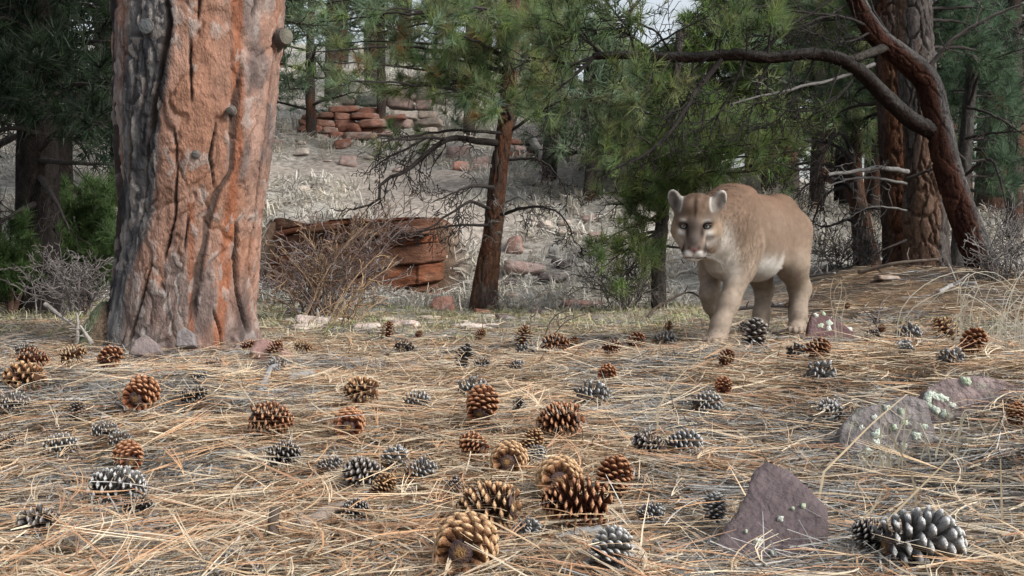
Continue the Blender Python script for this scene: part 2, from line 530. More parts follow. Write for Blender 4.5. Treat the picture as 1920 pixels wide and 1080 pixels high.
# ================================================================== TREES
def bark_trunk(pts, rr, nseg, nring, cellw, cellh, depth, seed, colf, flare=0.0, flat=0.35, flakes=None, cracks=None):
    """trunk with plated, fissured bark; colf(theta, s, plate, fine) -> colours"""
    rng = np.random.default_rng(seed)
    C = resample(pts, nring)
    L = np.concatenate([[0], np.cumsum(np.linalg.norm(np.diff(C, axis=0), axis=1))])
    lk = np.concatenate([[0], np.cumsum(np.linalg.norm(np.diff(np.asarray(pts, float), axis=0), axis=1))])
    R = np.interp(L / L[-1], lk / lk[-1], rr)
    t, N, B = frames(C)
    # turn the frame so that theta = 0 looks at the camera (-Y)
    th = np.linspace(0, 2 * np.pi, nseg, endpoint=False)
    f = np.array([0, -1.0, 0])
    Nf = nrm(f[None] - t * (t @ f)[:, None])
    Bf = np.cross(t, Nf)          # points to +X for an upright trunk
    TH, SS = np.meshgrid(th, L, indexing='xy')
    R0 = float(np.mean(R))
    q = np.stack([np.cos(TH) * R0, np.sin(TH) * R0, SS], -1)
    wq = np.stack([fbm(q * 5 + 1, 2), fbm(q * 5 + 50, 2), fbm(q * 5 + 90, 2)], -1) * cellw * 0.9
    w2 = np.stack([fbm(q * 22 + 1, 2), fbm(q * 22 + 50, 2), 0 * TH], -1) * cellw * 0.28
    qq = (q + wq + w2) / np.array([cellw, cellw, cellh])
    ns = int(2 * np.pi * R0 * L[-1] / (cellw * cellh) * 1.15)
    a = rng.uniform(0, 2 * np.pi, ns)
    sp = np.stack([np.cos(a) * R0, np.sin(a) * R0, rng.uniform(-cellh, L[-1] + cellh, ns)], -1) / np.array([cellw, cellw, cellh])
    fl = qq.reshape(-1, 3)
    f1 = np.empty(len(fl)); f2 = np.empty(len(fl)); ix = np.empty(len(fl), int)
    for k in range(0, len(fl), 20000):
        d = np.linalg.norm(fl[k:k + 20000, None] - sp[None], axis=2)
        i1 = d.argmin(1)
        r = np.arange(len(d))
        f1[k:k + 20000] = d[r, i1]; ix[k:k + 20000] = i1
        d[r, i1] = 9e9
        f2[k:k + 20000] = d.min(1)
    e = (f2 - f1).reshape(TH.shape)
    plate = rng.uniform(0, 1, ns)[ix].reshape(TH.shape)
    gr = sstep(0.0, 0.14, e)
    fk = 0.0
    if flakes is not None:            # smaller scales of bark lying on the plates
        fw, fh, fd = flakes
        q2 = (q + wq * 0.5 + w2 * 0.8) / np.array([fw, fw, fh])
        n2 = int(2 * np.pi * R0 * L[-1] / (fw * fh) * 1.1)
        a2 = rng.uniform(0, 2 * np.pi, n2)
        z2 = np.sort(rng.uniform(-fh, L[-1] + fh, n2))
        s2 = np.stack([np.cos(a2) * R0, np.sin(a2) * R0, z2], -1) / np.array([fw, fw, fh])
        off = rng.uniform(0, 1, n2)
        fk = np.zeros(TH.shape); frn = np.zeros(TH.shape)
        for r0 in range(0, nring, 16):
            zz = L[r0:min(r0 + 16, nring)]
            lo_, hi_ = np.searchsorted(z2, [zz[0] - 3.2 * fh, zz[-1] + 3.2 * fh])
            blk = q2[r0:r0 + 16].reshape(-1, 3)
            d = np.linalg.norm(blk[:, None] - s2[None, lo_:hi_], axis=2)
            i1 = d.argmin(1); rr_ = np.arange(len(d)); m1 = d[rr_, i1]; d[rr_, i1] = 9e9
            ee = d.min(1) - m1
            frn[r0:r0 + 16] = off[lo_ + i1].reshape(-1, nseg)
            fk[r0:r0 + 16] = (fd * (off[lo_ + i1] - 0.5 - 0.55 * (1 - sstep(0, 0.22, ee)))).reshape(-1, nseg)
    fl1 = fbm(q * [26, 26, 9], 3)
    ter = np.floor((fl1 * 0.5 + 0.5) * 5) / 5.0 + 0.25 * (fl1 * 0.5 + 0.5)
    fine = fbm(q * [70, 70, 22] + 7, 3)
    disp = depth * ((gr - 1) * 1.0 + (plate - 0.5) * flat + (ter - 0.5) * 0.25 + fine * 0.10) + fk
    crk = np.zeros(TH.shape)
    if cracks is not None:            # long fissures: list of (polyline of (theta, s), half width, depth)
        for line, cw_, cd_ in cracks:
            ln = np.array(line, float)
            o_ = np.argsort(ln[:, 1])
            tc = np.interp(SS, ln[o_, 1], ln[o_, 0]) + 0.05 * fbm(q * [9, 9, 5] + cd_ * 900, 3)
            dd = np.abs(((TH + np.pi) % (2 * np.pi) - np.pi) - tc) * R0
            end = sstep(ln[:, 1].min() - 0.03, ln[:, 1].min() + 0.05, SS) * (1 - sstep(ln[:, 1].max() - 0.05, ln[:, 1].max() + 0.03, SS))
            wv = cw_ * (0.55 + 0.9 * np.clip(0.5 + fbm(q * 7 + cw_ * 700, 2), 0, 1))
            disp = disp - cd_ * end * (1 - sstep(0.25, 1.0, dd / wv))
            crk = np.maximum(crk, end * (1 - sstep(0.5, 1.0, dd / wv)))
    lob = fbm(np.stack([np.cos(TH) * 0.9, np.sin(TH) * 0.9, SS * 0.9], -1) + seed, 2)
    Rr = R[:, None] * (1 + (0.03 if flakes is not None else 0.06) * lob) + disp
    if flare > 0:
        up = np.exp(-SS / 0.14)
        Rr = Rr + flare * up * (0.55 + 0.9 * np.clip(fbm(np.stack([np.cos(TH) * 2.4, np.sin(TH) * 2.4, 0 * SS + seed], -1), 2), -0.5, 1))
    V = C[:, None] + Rr[..., None] * (np.cos(TH)[..., None] * Nf[:, None] + np.sin(TH)[..., None] * Bf[:, None])
    m = nring
    i = np.arange(m - 1)[:, None] * nseg
    j = np.arange(nseg)[None]
    k = (j + 1) % nseg
    F = np.stack([i + j, i + k, i + nseg + k, i + nseg + j], -1).reshape(-1, 4)
    tht = (TH + np.pi) % (2 * np.pi) - np.pi          # -pi..pi, positive to the photograph's right
    col = colf(tht, SS, plate, fl1, q)
    if flakes is not None:
        fcol = fbm(q * [40, 40, 18] + 5, 2)
        col = col * (0.90 + 0.20 * frn + 0.15 * fcol)[..., None]
        pg = sstep(0.80, 0.92, frn + 0.25 * fbm(q * [6, 6, 4] + 15, 2)) * 0.6
        col = lerp(col, np.array([0.28, 0.255, 0.24]), pg)
        col = lerp(col, np.array([0.060, 0.045, 0.040]), crk * 0.85)      # the inner bark showing in the fissures is blackish
    return V.reshape(-1, 3), F, col.reshape(-1, 3)

def lerp(a, b, t):
    t = np.asarray(t)[..., None]
    return np.asarray(a) * (1 - t) + np.asarray(b) * t

def bark_red(warm=1.0, dark=0.0, gain=1.0):
    red = np.array([0.26, 0.115, 0.07]); gry = np.array([0.15, 0.135, 0.13]); tanc = np.array([0.31, 0.185, 0.125])
    def f(th, s, plate, fl, q):
        c = lerp(red, tanc, plate * 0.8)
        g = sstep(0.05, 0.45, fbm(q * [6, 6, 1.3] + 3, 3) + (plate - 0.5) * 0.5 + dark)
        c = lerp(c, gry, g * (1 - 0.35 * warm))
        return c * gain * (0.85 + 0.3 * fl)[..., None]
    return f

# -------- pine twigs and needles
def wiggle(p0, p1, n, amp, rng, sag=0.0):
    t = np.linspace(0, 1, n)
    p = np.outer(1 - t, p0) + np.outer(t, p1)
    L = np.linalg.norm(np.asarray(p1) - p0)
    w = np.cumsum(rng.normal(0, 1, (n, 3)), 0)
    w = w - np.outer(1 - t, w[0]) - np.outer(t, w[-1])
    p = p + w * amp * L / n
    p[:, 2] += sag * L * 4 * t * (1 - t)
    return p

def twigs(path, r0, rng, kids, klen, sub, tubes, tips, live=True, down=0.0, tmin=0.15, gen=0):
    """side twigs along a branch path; collects tubes [(pts, r)] and tips [(pos, dir)]"""
    n = len(path)
    T = nrm(np.gradient(path, axis=0))
    for k in range(kids):
        t = tmin + (1 - tmin) * (k + rng.uniform(0, 0.9)) / kids
        i = min(int(t * (n - 1)), n - 2)
        p = path[i] + (path[i + 1] - path[i]) * (t * (n - 1) - i)
        d = T[i]
        rv = rng.normal(0, 1, 3)
        side = nrm(rv - d * (rv @ d))
        dr = nrm(d * rng.uniform(0.35, 0.9) + side * rng.uniform(0.6, 1.0) + np.array([0, 0, 0.25 if live else 0.0]) + np.array([0, 0, -down]))
        L = klen * rng.uniform(0.5, 1.15) * (1.1 - 0.55 * t)
        q = wiggle(p, p + dr * L, 6, 0.35, rng, rng.uniform(-0.12, 0.06) if not live else rng.uniform(-0.16, 0.0))
        r = max(r0 * 0.42 * (1.15 - 0.6 * t), 0.0036)
        tubes.append((q, np.linspace(r, max(r * 0.35, 0.0022), 6)))
        if sub > 0:
            twigs(q, r, rng, sub, L * 0.55, sub - 2 if sub > 3 else 0, tubes, tips, live, down, 0.25, gen + 1)
        tips.append((q[-1], nrm(q[-1] - q[-2])))
        if live and gen == 0 and L > 0.25:
            tips.append((q[3], nrm(q[4] - q[3])))

def tufts(tips, rng, n, L, w, cols, spread=0.9, browned=0.0):
    """needle brushes at twig ends -> V, F3, C"""
    p = np.array([a for a, b in tips]); d = np.array([b for a, b in tips])
    k = len(p)
    tint = cols[rng.integers(0, len(cols), k)] * rng.uniform(0.7, 1.25, (k, 1))
    br = rng.uniform(0, 1, k) < browned
    tint[br] = np.array([0.34, 0.17, 0.06])
    sz = rng.uniform(0.7, 1.15, k)
    P0 = np.repeat(p, n, 0) - np.repeat(d, n, 0) * rng.uniform(-0.02, 0.09, (k * n, 1))
    rv = rng.normal(0, 1, (k * n, 3))
    D = np.repeat(d, n, 0)
    side = nrm(rv - D * (rv * D).sum(1, keepdims=True))
    dr = nrm(D * rng.uniform(0.15, 1.2, (k * n, 1)) + side * rng.uniform(0.3, 1.0, (k * n, 1)) * spread + np.array([0, 0, 0.10]))
    LL = np.repeat(sz, n)[:, None] * L * rng.uniform(0.75, 1.1, (k * n, 1))
    face = np.array([0.35, -0.45, 0.8]) + side * 0.35 + rng.normal(0, 0.30, (k * n, 3))       # flat side of each needle turned to the open sky
    wv = nrm(np.cross(dr, face)) * w
    tip = P0 + dr * LL + np.array([0, 0, -0.08]) * LL * LL / 0.15
    V = np.stack([P0 - wv, P0 + wv, tip], 1).reshape(-1, 3)
    C = np.repeat(tint, n, 0) * rng.uniform(0.75, 1.3, (k * n, 1))
    return V, np.arange(3 * k * n).reshape(-1, 3), np.repeat(C, 3, 0)

def tube_batch(mb, PT, RR, nseg, cols):
    """many tubes of equal point count at once: PT (m,n,3), RR (m,n), cols (m,3)"""
    m, n, _ = PT.shape
    t = nrm(np.gradient(PT, axis=1))
    ref = np.where(np.abs(t[..., 2:3]) > 0.85, np.array([1.0, 0, 0]), np.array([0, 0, 1.0]))
    N = nrm(np.cross(t, ref))
    B = np.cross(t, N)
    a = np.linspace(0, 2 * np.pi, nseg, endpoint=False)
    V = PT[:, :, None] + RR[:, :, None, None] * (np.cos(a)[:, None] * N[:, :, None] + np.sin(a)[:, None] * B[:, :, None])
    i = np.arange(n - 1)[:, None] * nseg
    j = np.arange(nseg)[None]
    k = (j + 1) % nseg
    F = np.stack([i + j, i + k, i + nseg + k, i + nseg + j], -1).reshape(-1, 4)
    F = (np.arange(m)[:, None, None] * (n * nseg) + F[None]).reshape(-1, 4)
    mb.add(V.reshape(-1, 3), None, F, np.repeat(cols, n * nseg, 0))

def branch_mesh(tubes, col, rng, nseg=5):
    mb = MB()
    tube(mb, *tubes[0], nseg, np.asarray(col) * rng.uniform(0.85, 1.15), cap=False)
    rest = tubes[1:]
    if rest:
        tube_batch(mb, np.array([a for a, b in rest]), np.array([b for a, b in rest]), 3, np.asarray(col) * rng.uniform(0.75, 1.25, (len(rest), 1)))
    return mb

G_MID = np.array([[0.112, 0.160, 0.070], [0.130, 0.172, 0.074], [0.098, 0.148, 0.076], [0.158, 0.185, 0.078], [0.148, 0.155, 0.072]])
G_DARK = np.array([[0.030, 0.058, 0.028], [0.042, 0.070, 0.034], [0.028, 0.052, 0.030]])
G_DIM = np.array([[0.060, 0.110, 0.062], [0.072, 0.120, 0.064], [0.055, 0.100, 0.060]])
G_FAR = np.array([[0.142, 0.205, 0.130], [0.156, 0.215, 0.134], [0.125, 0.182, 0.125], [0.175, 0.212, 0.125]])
G_YEL = np.array([[0.145, 0.200, 0.060], [0.120, 0.185, 0.062], [0.165, 0.200, 0.068], [0.100, 0.160, 0.058]])
BR_DARK = (0.036, 0.031, 0.030)
BR_GREY = (0.155, 0.15, 0.145)
BR_BROWN = (0.15, 0.095, 0.07)

class Tree:
    def __init__(s, name, base, label, group=None, cat="tree", seed=1):
        s.rng = np.random.default_rng(seed)
        s.r = root(name, base, label, cat, group)
        s.tips = []
    def trunk(s, pts, rr, nseg, nring, cw, ch, dep, colf, seed=3, flare=0.0, name="trunk", flat=0.35, flakes=None, cracks=None, smooth=True):
        V, F, C = bark_trunk(pts, rr, nseg, nring, cw, ch, dep, seed, colf, flare, flat, flakes, cracks)
        return part(name, V, F, M_BARKBIG if cracks else M_BARK, s.r, C, smooth)
    def branch(s, path, r0, r1, kids, klen, sub=2, live=True, down=0.0, col=BR_DARK, tmin=0.2, name="branch", n=16, amp=0.25, keep=True):
        p = resample(np.asarray(path, float), n)
        p = p + np.cumsum(s.rng.normal(0, 1, p.shape), 0) * 0.0
        w = s.rng.normal(0, 1, p.shape) * amp * np.linalg.norm(p[-1] - p[0]) / n * 0.25
        w[0] = 0
        p = p + w
        tubes = [(p, np.linspace(r0, r1, n))]
        tips = []
        twigs(p, (r0 + r1) * 0.5, s.rng, kids, klen, sub, tubes, tips, live, down, tmin)
        tips.append((p[-1], nrm(p[-1] - p[-2])))
        mb = branch_mesh(tubes, col, s.rng, 7 if r0 > 0.02 else 5)
        mb.part(name, M_BARK if r0 > 0.03 else M_TWIG, s.r, True)
        if live: s.tips += tips
        return p
    def crown(s, n=55, L=0.15, w=0.0022, cols=G_MID, spread=0.9, browned=0.0):
        if not s.tips: return
        V, F, C = tufts(s.tips, s.rng, n, L, w, cols if cols.mean() < 0.065 else cols * 1.25, spread, browned)
        part("crown", V, F, M_FOLIAGE, s.r, C)

def pix_path(pts):
    return [P(a, b, d) for a, b, d in pts]

# -------- the big pine with orange plates
def big_pine():
    base = P(345, 650, 5.0); base[2] = Hs(base[0], base[1]) - 0.02
    T = Tree("ponderosa_pine", base, "massive pine trunk with orange plated bark and sawn branch stubs", seed=2)
    pts = [P(342, 672, 5.02), P(345, 600, 5.0), P(353, 500, 4.98), P(360, 400, 4.95), P(367, 250, 4.90), P(376, 0, 4.85), P(380, -160, 4.83), P(380, -330, 4.85)]
    px = [140, 133, 129, 130, 146, 156, 150, 138]
    rr = [a / FPX * 4.95 for a in px]
    orange = np.array([0.275, 0.150, 0.105]); pink = np.array([0.31, 0.205, 0.168]); gry = np.array([0.070, 0.072, 0.080]); pal = np.array([0.20, 0.19, 0.185]); deep = np.array([0.25, 0.095, 0.05])
    def colf(th, s, plate, fl, q):
        c = lerp(orange, pink, np.clip(plate * 0.8 + 0.5 * fbm(q * [8, 8, 3] + 2, 3), 0, 1))
        # a long band of grey weathered bark runs down the trunk, dark along its flank
        n = fbm(q * [7, 7, 2.2] + 20, 3)
        mid = np.interp(s, [0, 0.35, 0.8, 1.2, 1.7], [-0.90, -0.90, -0.58, -0.40, -0.28])
        wid = np.interp(s, [0, 0.35, 0.8, 1.2, 1.7], [0.34, 0.24, 0.34, 0.30, 0.27])
        band = 1 - sstep(0.75, 1.25, np.abs(th - mid) / wid + 0.55 * n)
        foot = (1 - sstep(0.05, 0.42, s + 0.28 * n)) * 0.8
        patch = sstep(0.06, 0.26, fbm(q * [5.5, 5.5, 3.0] + 77, 4) + 0.16 * (1 - sstep(0.2, 0.9, s))) * 0.65
        c = lerp(c, lerp(gry, pal, np.clip(0.35 + 0.9 * fl, 0, 1)), np.maximum(np.maximum(band, foot), patch))
        c0 = CR[0][0]
        char = 1 - sstep(0.7, 1.2, np.abs(th - np.interp(s, [p[1] for p in c0][::-1], [p[0] for p in c0][::-1])) / 0.17 + 0.5 * n)
        c1 = CR[1][0]
        char = np.maximum(char, (1 - sstep(0.5, 1.2, np.abs(th - np.interp(s, [p[1] for p in c1][::-1], [p[0] for p in c1][::-1])) / 0.10 + 0.6 * n)) * (s > c1[-1][1] - 0.1))
        c = lerp(c, np.array([0.034, 0.035, 0.040]), char * 0.92)
        stripe = (1 - sstep(0.6, 1.2, np.abs(th - 0.72 - 0.10 * np.sin(s * 2.2)) / 0.09 + 0.5 * n)) * 0.8
        stripe = np.maximum(stripe, (1 - sstep(0.6, 1.2, np.abs(th - 0.30 - 0.22 * (0.6 - s)) / 0.05 + 0.5 * n)) * (s < 0.75) * 0.7)
        c = lerp(c, deep, stripe)
        return c * (0.88 + 0.35 * fl)[..., None]
    PXE = [(-160, 380, 150), (0, 376, 156), (250, 367, 146), (400, 360, 130), (500, 353, 129), (600, 345, 133), (672, 342, 140)]
    s0 = pts[0][2]
    def ts(px, py):
        e = np.array(PXE)
        cx, r = np.interp(py, e[:, 0], e[:, 1]), np.interp(py, e[:, 0], e[:, 2])
        return math.asin(max(-0.97, min(0.97, (px - cx) / r))), P(px, py, 4.9)[2] - s0
    CR = [([(243, -60), (240, 20), (232, 80), (236, 200), (242, 300), (246, 420), (237, 520), (226, 610)], 0.034, 0.050),
          ([(352, -60), (355, 0), (362, 60), (348, 150), (332, 200), (325, 245)], 0.018, 0.050),
          ([(372, 240), (374, 310), (368, 380), (350, 470)], 0.008, 0.035),
          ([(325, 480), (315, 520), (297, 580), (280, 630)], 0.010, 0.040),
          ([(478, 120), (468, 200), (462, 300), (440, 340), (422, 400), (407, 480), (397, 580)], 0.020, 0.016),
          ([(466, 400), (461, 480), (463, 530), (474, 610)], 0.018, 0.045),
          ([(524, 60), (512, 190), (503, 270), (493, 400), (487, 520)], 0.010, 0.035),
          ([(398, 90), (402, 190)], 0.007, 0.035), ([(270, 60), (275, 150), (270, 240)], 0.007, 0.035), ([(418, -20), (414, 60)], 0.008, 0.030), ([(505, -40), (495, 40)], 0.012, 0.035), ([(330, 240), (318, 330), (300, 420)], 0.008, 0.03), ([(440, 220), (432, 280), (436, 330)], 0.006, 0.03), ([(300, 120), (292, 220), (280, 330), (268, 430)], 0.010, 0.03), ([(312, 20), (318, 130), (308, 230)], 0.008, 0.03), ([(256, 420), (262, 500), (255, 570)], 0.009, 0.03), ([(430, 560), (438, 600), (442, 640)], 0.008, 0.03), ([(395, 390), (388, 450)], 0.006, 0.025)]
    CR = [([ts(*p) for p in l], w, dd) for l, w, dd in CR]
    T.trunk(pts, rr, 380, 300, 0.12, 0.40, 0.011, colf, seed=5, flare=0.05, flakes=(0.026, 0.055, 0.0055), cracks=CR, smooth=False)
    # sawn stubs and knots
    def stub(px, py, d, rpx, ln, dirv, cut, flare=1.5):
        c = P(px, py, d)
        dv = nrm(dirv)
        r = rpx / FPX * d
        mb = MB()
        k = np.linspace(0, 1, 7)
        pts = np.array([c - dv * 0.06 + dv * (ln + 0.06) * t for t in k])
        tube(mb, pts, r * np.interp(k, [0, 0.55, 0.9, 1], [flare, 1.1, 1.0, 0.93]), 14, (0.15, 0.13, 0.12), cap=False)
        sb = mb.part("branch_stub", M_BARK, T.r, True)
        mb = MB()
        a = np.linspace(0, 2 * np.pi, 15)[:-1]
        t_, N_, B_ = frames(pts)
        rim = pts[-1] + 0.93 * r * (np.cos(a)[:, None] * N_[-1] + np.sin(a)[:, None] * B_[-1])
        V = np.concatenate([rim, 0.55 * rim + 0.45 * pts[-1] + dv * 0.003, [pts[-1] + dv * 0.004]])
        i = np.arange(14); j = (i + 1) % 14
        mb.add(V, np.stack([i + 14, j + 14, 0 * i + 28], -1), np.stack([i, j, j + 14, i + 14], -1), cut)
        mb.part("cut_face", M_TWIG, T.r).parent = sb
    stub(289, 52, 4.575, 15, 0.08, (-0.10, -1, -0.12), (0.10, 0.11, 0.115), 2.3)
    stub(520, 72, 4.82, 16, 0.07, (0.75, -0.75, 0.0), (0.11, 0.105, 0.085), 1.9)
    stub(431, 208, 4.605, 7, 0.032, (0.15, -1, -0.1), (0.06, 0.055, 0.05), 2.2)
    stub(370, 288, 4.60, 8, 0.032, (0.0, -1, -0.25), (0.11, 0.105, 0.10), 2.4)
    # upper trunk and a high crown, above the picture
    top = pts[-1]
    T.trunk([top - [0, 0, 0.08], top + [0.02, 0.05, 2.2], top + [0.05, 0.1, 5.0]], [rr[-1] * 0.98, 0.24, 0.12], 40, 40, 0.12, 0.4, 0.02, bark_red(), seed=9, name="upper_trunk")
    for k in range(9):
        a = k * 2.4
        z = top[2] + 2.2 + 0.32 * k
        st = top * [1, 1, 0] + [0.03, 0.06, z]
        T.branch([st, st + np.array([math.cos(a) * 0.8, math.sin(a) * 0.8, 0.15]), st + np.array([math.cos(a) * 1.7, math.sin(a) * 1.7, 0.3])], 0.04, 0.01, 10, 0.5, 2)
    T.crown(30, 0.17, 0.004, G_MID)
big_pine()

# -------- the slim pine in the middle of the clearing
def mid_pine():
    d = 9.5
    base = P(910, 577, d); base[2] = Hs(base[0], base[1]) - 0.03
    T = Tree("young_pine", base, "slim young pine with reddish bark and dead lower twigs before the red bank", seed=4)
    pts = [base - [0, 0, 0.1], P(908, 560, d), P(922, 450, d), P(934, 330, d), P(948, 230, d), P(960, 60, d), P(965, -180, d)]
    rr = [0.125, 0.112, 0.088, 0.078, 0.070, 0.06, 0.045]
    T.trunk(pts, rr, 72, 170, 0.06, 0.20, 0.018, bark_red(0.9, 0.0, 0.48), seed=6, flare=0.05)
    D = lambda pts, r0, r1, kids, kl, **k: T.branch(pix_path(pts), r0, r1, kids, kl, **{**dict(live=False, sub=4, down=0.35, col=BR_DARK), **k})
    D([(930, 268, 9.4), (885, 262, 9.2), (838, 262, 9.0), (790, 298, 8.8), (745, 330, 8.6), (715, 345, 8.5), (708, 378, 8.4), (665, 392, 8.4)], 0.032, 0.008, 20, 0.42)
    D([(840, 263, 9.0), (800, 258, 8.8), (760, 262, 8.7), (705, 258, 8.6)], 0.016, 0.004, 12, 0.40)
    D([(800, 258, 8.9), (770, 275, 8.8), (720, 300, 8.8), (690, 325, 8.8)], 0.013, 0.004, 12, 0.34)
    D([(925, 352, 9.4), (880, 350, 9.1), (838, 368, 8.9), (812, 378, 8.8)], 0.020, 0.005, 13, 0.40)
    D([(918, 392, 9.4), (885, 378, 9.2), (850, 395, 9.0), (800, 430, 8.9), (745, 440, 8.8)], 0.018, 0.004, 14, 0.36)
    D([(915, 422, 9.4), (860, 422, 9.2), (800, 432, 9.0), (760, 445, 8.9)], 0.014, 0.004, 14, 0.30)
    D([(940, 402, 9.4), (985, 390, 9.1), (1030, 390, 8.9), (1060, 412, 8.8), (1078, 455, 8.7)], 0.018, 0.004, 12, 0.36)
    D([(942, 382, 9.5), (975, 370, 9.4), (1005, 405, 9.3), (1030, 440, 9.2)], 0.010, 0.003, 8, 0.3, col=BR_GREY)
    D([(935, 470, 9.4), (942, 430, 9.2), (945, 405, 9.15), (925, 365, 9.1)], 0.008, 0.003, 5, 0.2, col=BR_GREY)
    D([(928, 545, 9.35), (940, 560, 9.2), (955, 575, 9.1)], 0.008, 0.003, 4, 0.2, col=BR_GREY)
    D([(955, 300, 9.5), (1010, 300, 9.4), (1045, 330, 9.3), (1065, 370, 9.2)], 0.014, 0.003, 10, 0.36)
    D([(958, 245, 9.5), (1030, 200, 9.2), (1090, 185, 9.0), (1105, 230, 8.9), (1095, 300, 8.9)], 0.016, 0.003, 16, 0.45)
    # green sprays
    S = lambda tgt, dd, frm, r=0.018, kids=6, kl=0.36: T.branch([P(*frm, d), 0.5 * (P(*frm, d) + P(*tgt, dd)) + [0, 0, 0.06], P(*tgt, dd)], r, 0.005, kids, kl, 2, True, 0.0, tmin=0.25)
    rng = np.random.default_rng(41)
    for tx, ty in [(690, 120), (640, 150), (720, 160), (760, 110), (800, 140), (850, 90), (820, 175), (880, 160), (700, 60), (760, 40), (830, 30), (900, 40), (930, 120),
                   (990, 80), (1030, 60), (1010, 140), (985, 200), (935, 195), (870, 180), (770, 160), (695, 270), (1000, 20), (640, 80), (860, 140), (955, 180), (905, 90), (600, 40), (620, 115), (680, 15), (565, 95), (725, 90), (800, 60), (870, 15), (940, 55), (1050, 25), (1075, 85), (1060, 165)]:
        dd = d + rng.uniform(-1.3, 0.8)
        fy = min(max(ty + rng.uniform(-10, 60), -60), 250)
        S((tx, ty), dd, (958, fy))
    T.crown(42, 0.155, 0.0028, np.concatenate([G_MID, G_MID, G_YEL, G_FAR]) * 1.1, 0.95, 0.035)
mid_pine()

# -------- pines on the rise, right of the lion
def right_pines():
    d = 8.9
    b1 = P(1690, 512, 9.25); b1[2] = Hs(b1[0], b1[1]) - 0.05
    T = Tree("pine_tree", b1, "upright pine with tan furrowed bark half hidden behind a stouter grey trunk", seed=8)
    T.trunk([b1 - [0, 0, 0.1], P(1690, 500, 9.25), P(1682, 350, 9.25), P(1672, 150, 9.25), P(1662, 0, 9.25), P(1655, -250, 9.25)], [0.17, 0.16, 0.135, 0.13, 0.125, 0.11], 90, 190, 0.07, 0.22, 0.024, bark_red(0.8, 0.05, 0.45), seed=12, flare=0.04)
    for tx, ty, fy in [(1600, 40, 30), (1560, 90, 80), (1500, 50, 40), (1590, 190, 150), (1540, 230, 190), (1480, 150, 100), (1610, 240, 210)]:
        T.branch([P(1668, fy, 9.2), 0.5 * (P(1668, fy, 9.2) + P(tx, ty, 9.6)) + [0, 0, 0.05], P(tx, ty, 9.8)], 0.02, 0.005, 9, 0.36, 2)
    T.crown(45, 0.15, 0.0028, np.concatenate([G_DIM, G_MID]))

    b2 = P(1738, 512, 8.85); b2[2] = Hs(b2[0], b2[1]) - 0.05
    T = Tree("pine_tree", b2, "stout straight pine with thick grey furrowed bark on the needle-covered rise", seed=9)
    def grey(th, s, plate, fl, q):
        c = lerp(np.array([0.070, 0.060, 0.056]), np.array([0.125, 0.11, 0.104]), plate)
        r = sstep(0.15, 0.4, fbm(q * [5, 5, 1.2] + 9, 3) - 0.25 * th)
        c = lerp(c, np.array([0.22, 0.125, 0.08]), r * 0.6)
        return c * (0.85 + 0.35 * fl)[..., None]
    T.trunk([b2 - [0, 0, 0.1], P(1738, 500, 8.85), P(1735, 400, 8.85), P(1730, 250, 8.85), P(1716, 100, 8.85), P(1712, 0, 8.85), P(1705, -260, 8.85)], [0.21, 0.185, 0.170, 0.155, 0.145, 0.142, 0.12], 130, 230, 0.065, 0.20, 0.026, grey, seed=14, flare=0.05)
    def dead(pts, r0, r1, kids, kl, col=BR_GREY, sub=2, down=0.2): T.branch(pix_path(pts), r0, r1, kids, kl, sub, False, down, col)
    dead([(1702, 322, 8.7), (1650, 314, 8.5), (1610, 320, 8.3), (1552, 328, 8.2)], 0.022, 0.012, 5, 0.25)
    dead([(1700, 345, 8.7), (1640, 334, 8.6), (1590, 336, 8.5), (1550, 350, 8.4)], 0.013, 0.006, 10, 0.35, BR_GREY, 3)
    dead([(1700, 335, 8.7), (1760, 315, 8.6), (1790, 312, 8.6)], 0.014, 0.009, 2, 0.2, BR_DARK)
    dead([(1700, 395, 8.75), (1660, 388, 8.7), (1620, 392, 8.6), (1590, 410, 8.6)], 0.010, 0.003, 8, 0.3)
    dead([(1700, 450, 8.75), (1670, 462, 8.7), (1640, 475, 8.6)], 0.012, 0.004, 5, 0.25, BR_DARK)
    for tx, ty, fy in [(1800, 20, 10), (1850, 60, 40), (1900, 30, 20), (1780, 60, 60), (1880, 110, 90), (1640, 20, 10)]:
        T.branch([P(1715, fy, 8.85), 0.5 * (P(1715, fy, 8.85) + P(tx, ty, 9.3)) + [0, 0, 0.05], P(tx, ty, 9.5)], 0.018, 0.005, 9, 0.36, 2)
    T.crown(40, 0.15, 0.0028, G_DIM)

    # the leaning pine
    dl = 8.25
    b3 = P(1846, 512, 8.3); b3[2] = Hs(b3[0], b3[1]) - 0.05
    T = Tree("leaning_pine", b3, "leaning pine with dark red bark arching into a long horizontal limb", seed=10)
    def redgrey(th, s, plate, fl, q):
        lit = sstep(-0.1, 0.7, th + 0.7 * fbm(q * [6, 6, 1.5], 2))  # light painted into the bark: grey upper side, underside kept dark red
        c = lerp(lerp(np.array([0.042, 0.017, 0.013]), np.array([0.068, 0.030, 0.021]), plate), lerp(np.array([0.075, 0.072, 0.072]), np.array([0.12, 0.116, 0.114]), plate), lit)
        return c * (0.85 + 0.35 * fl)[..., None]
    lp = pix_path([(1852, 522, 8.32), (1843, 500, 8.3), (1812, 420, 8.28), (1778, 320, 8.25), (1757, 220, 8.2), (1737, 150, 8.15), (1692, 108, 8.1), (1648, 72, 8.05), (1607, 5, 8.0), (1585, -60, 7.9), (1560, -180, 7.8)])
    T.trunk(lp, [0.135, 0.118, 0.108, 0.100, 0.096, 0.096, 0.085, 0.078, 0.066, 0.06, 0.05], 80, 260, 0.05, 0.14, 0.014, redgrey, seed=15)
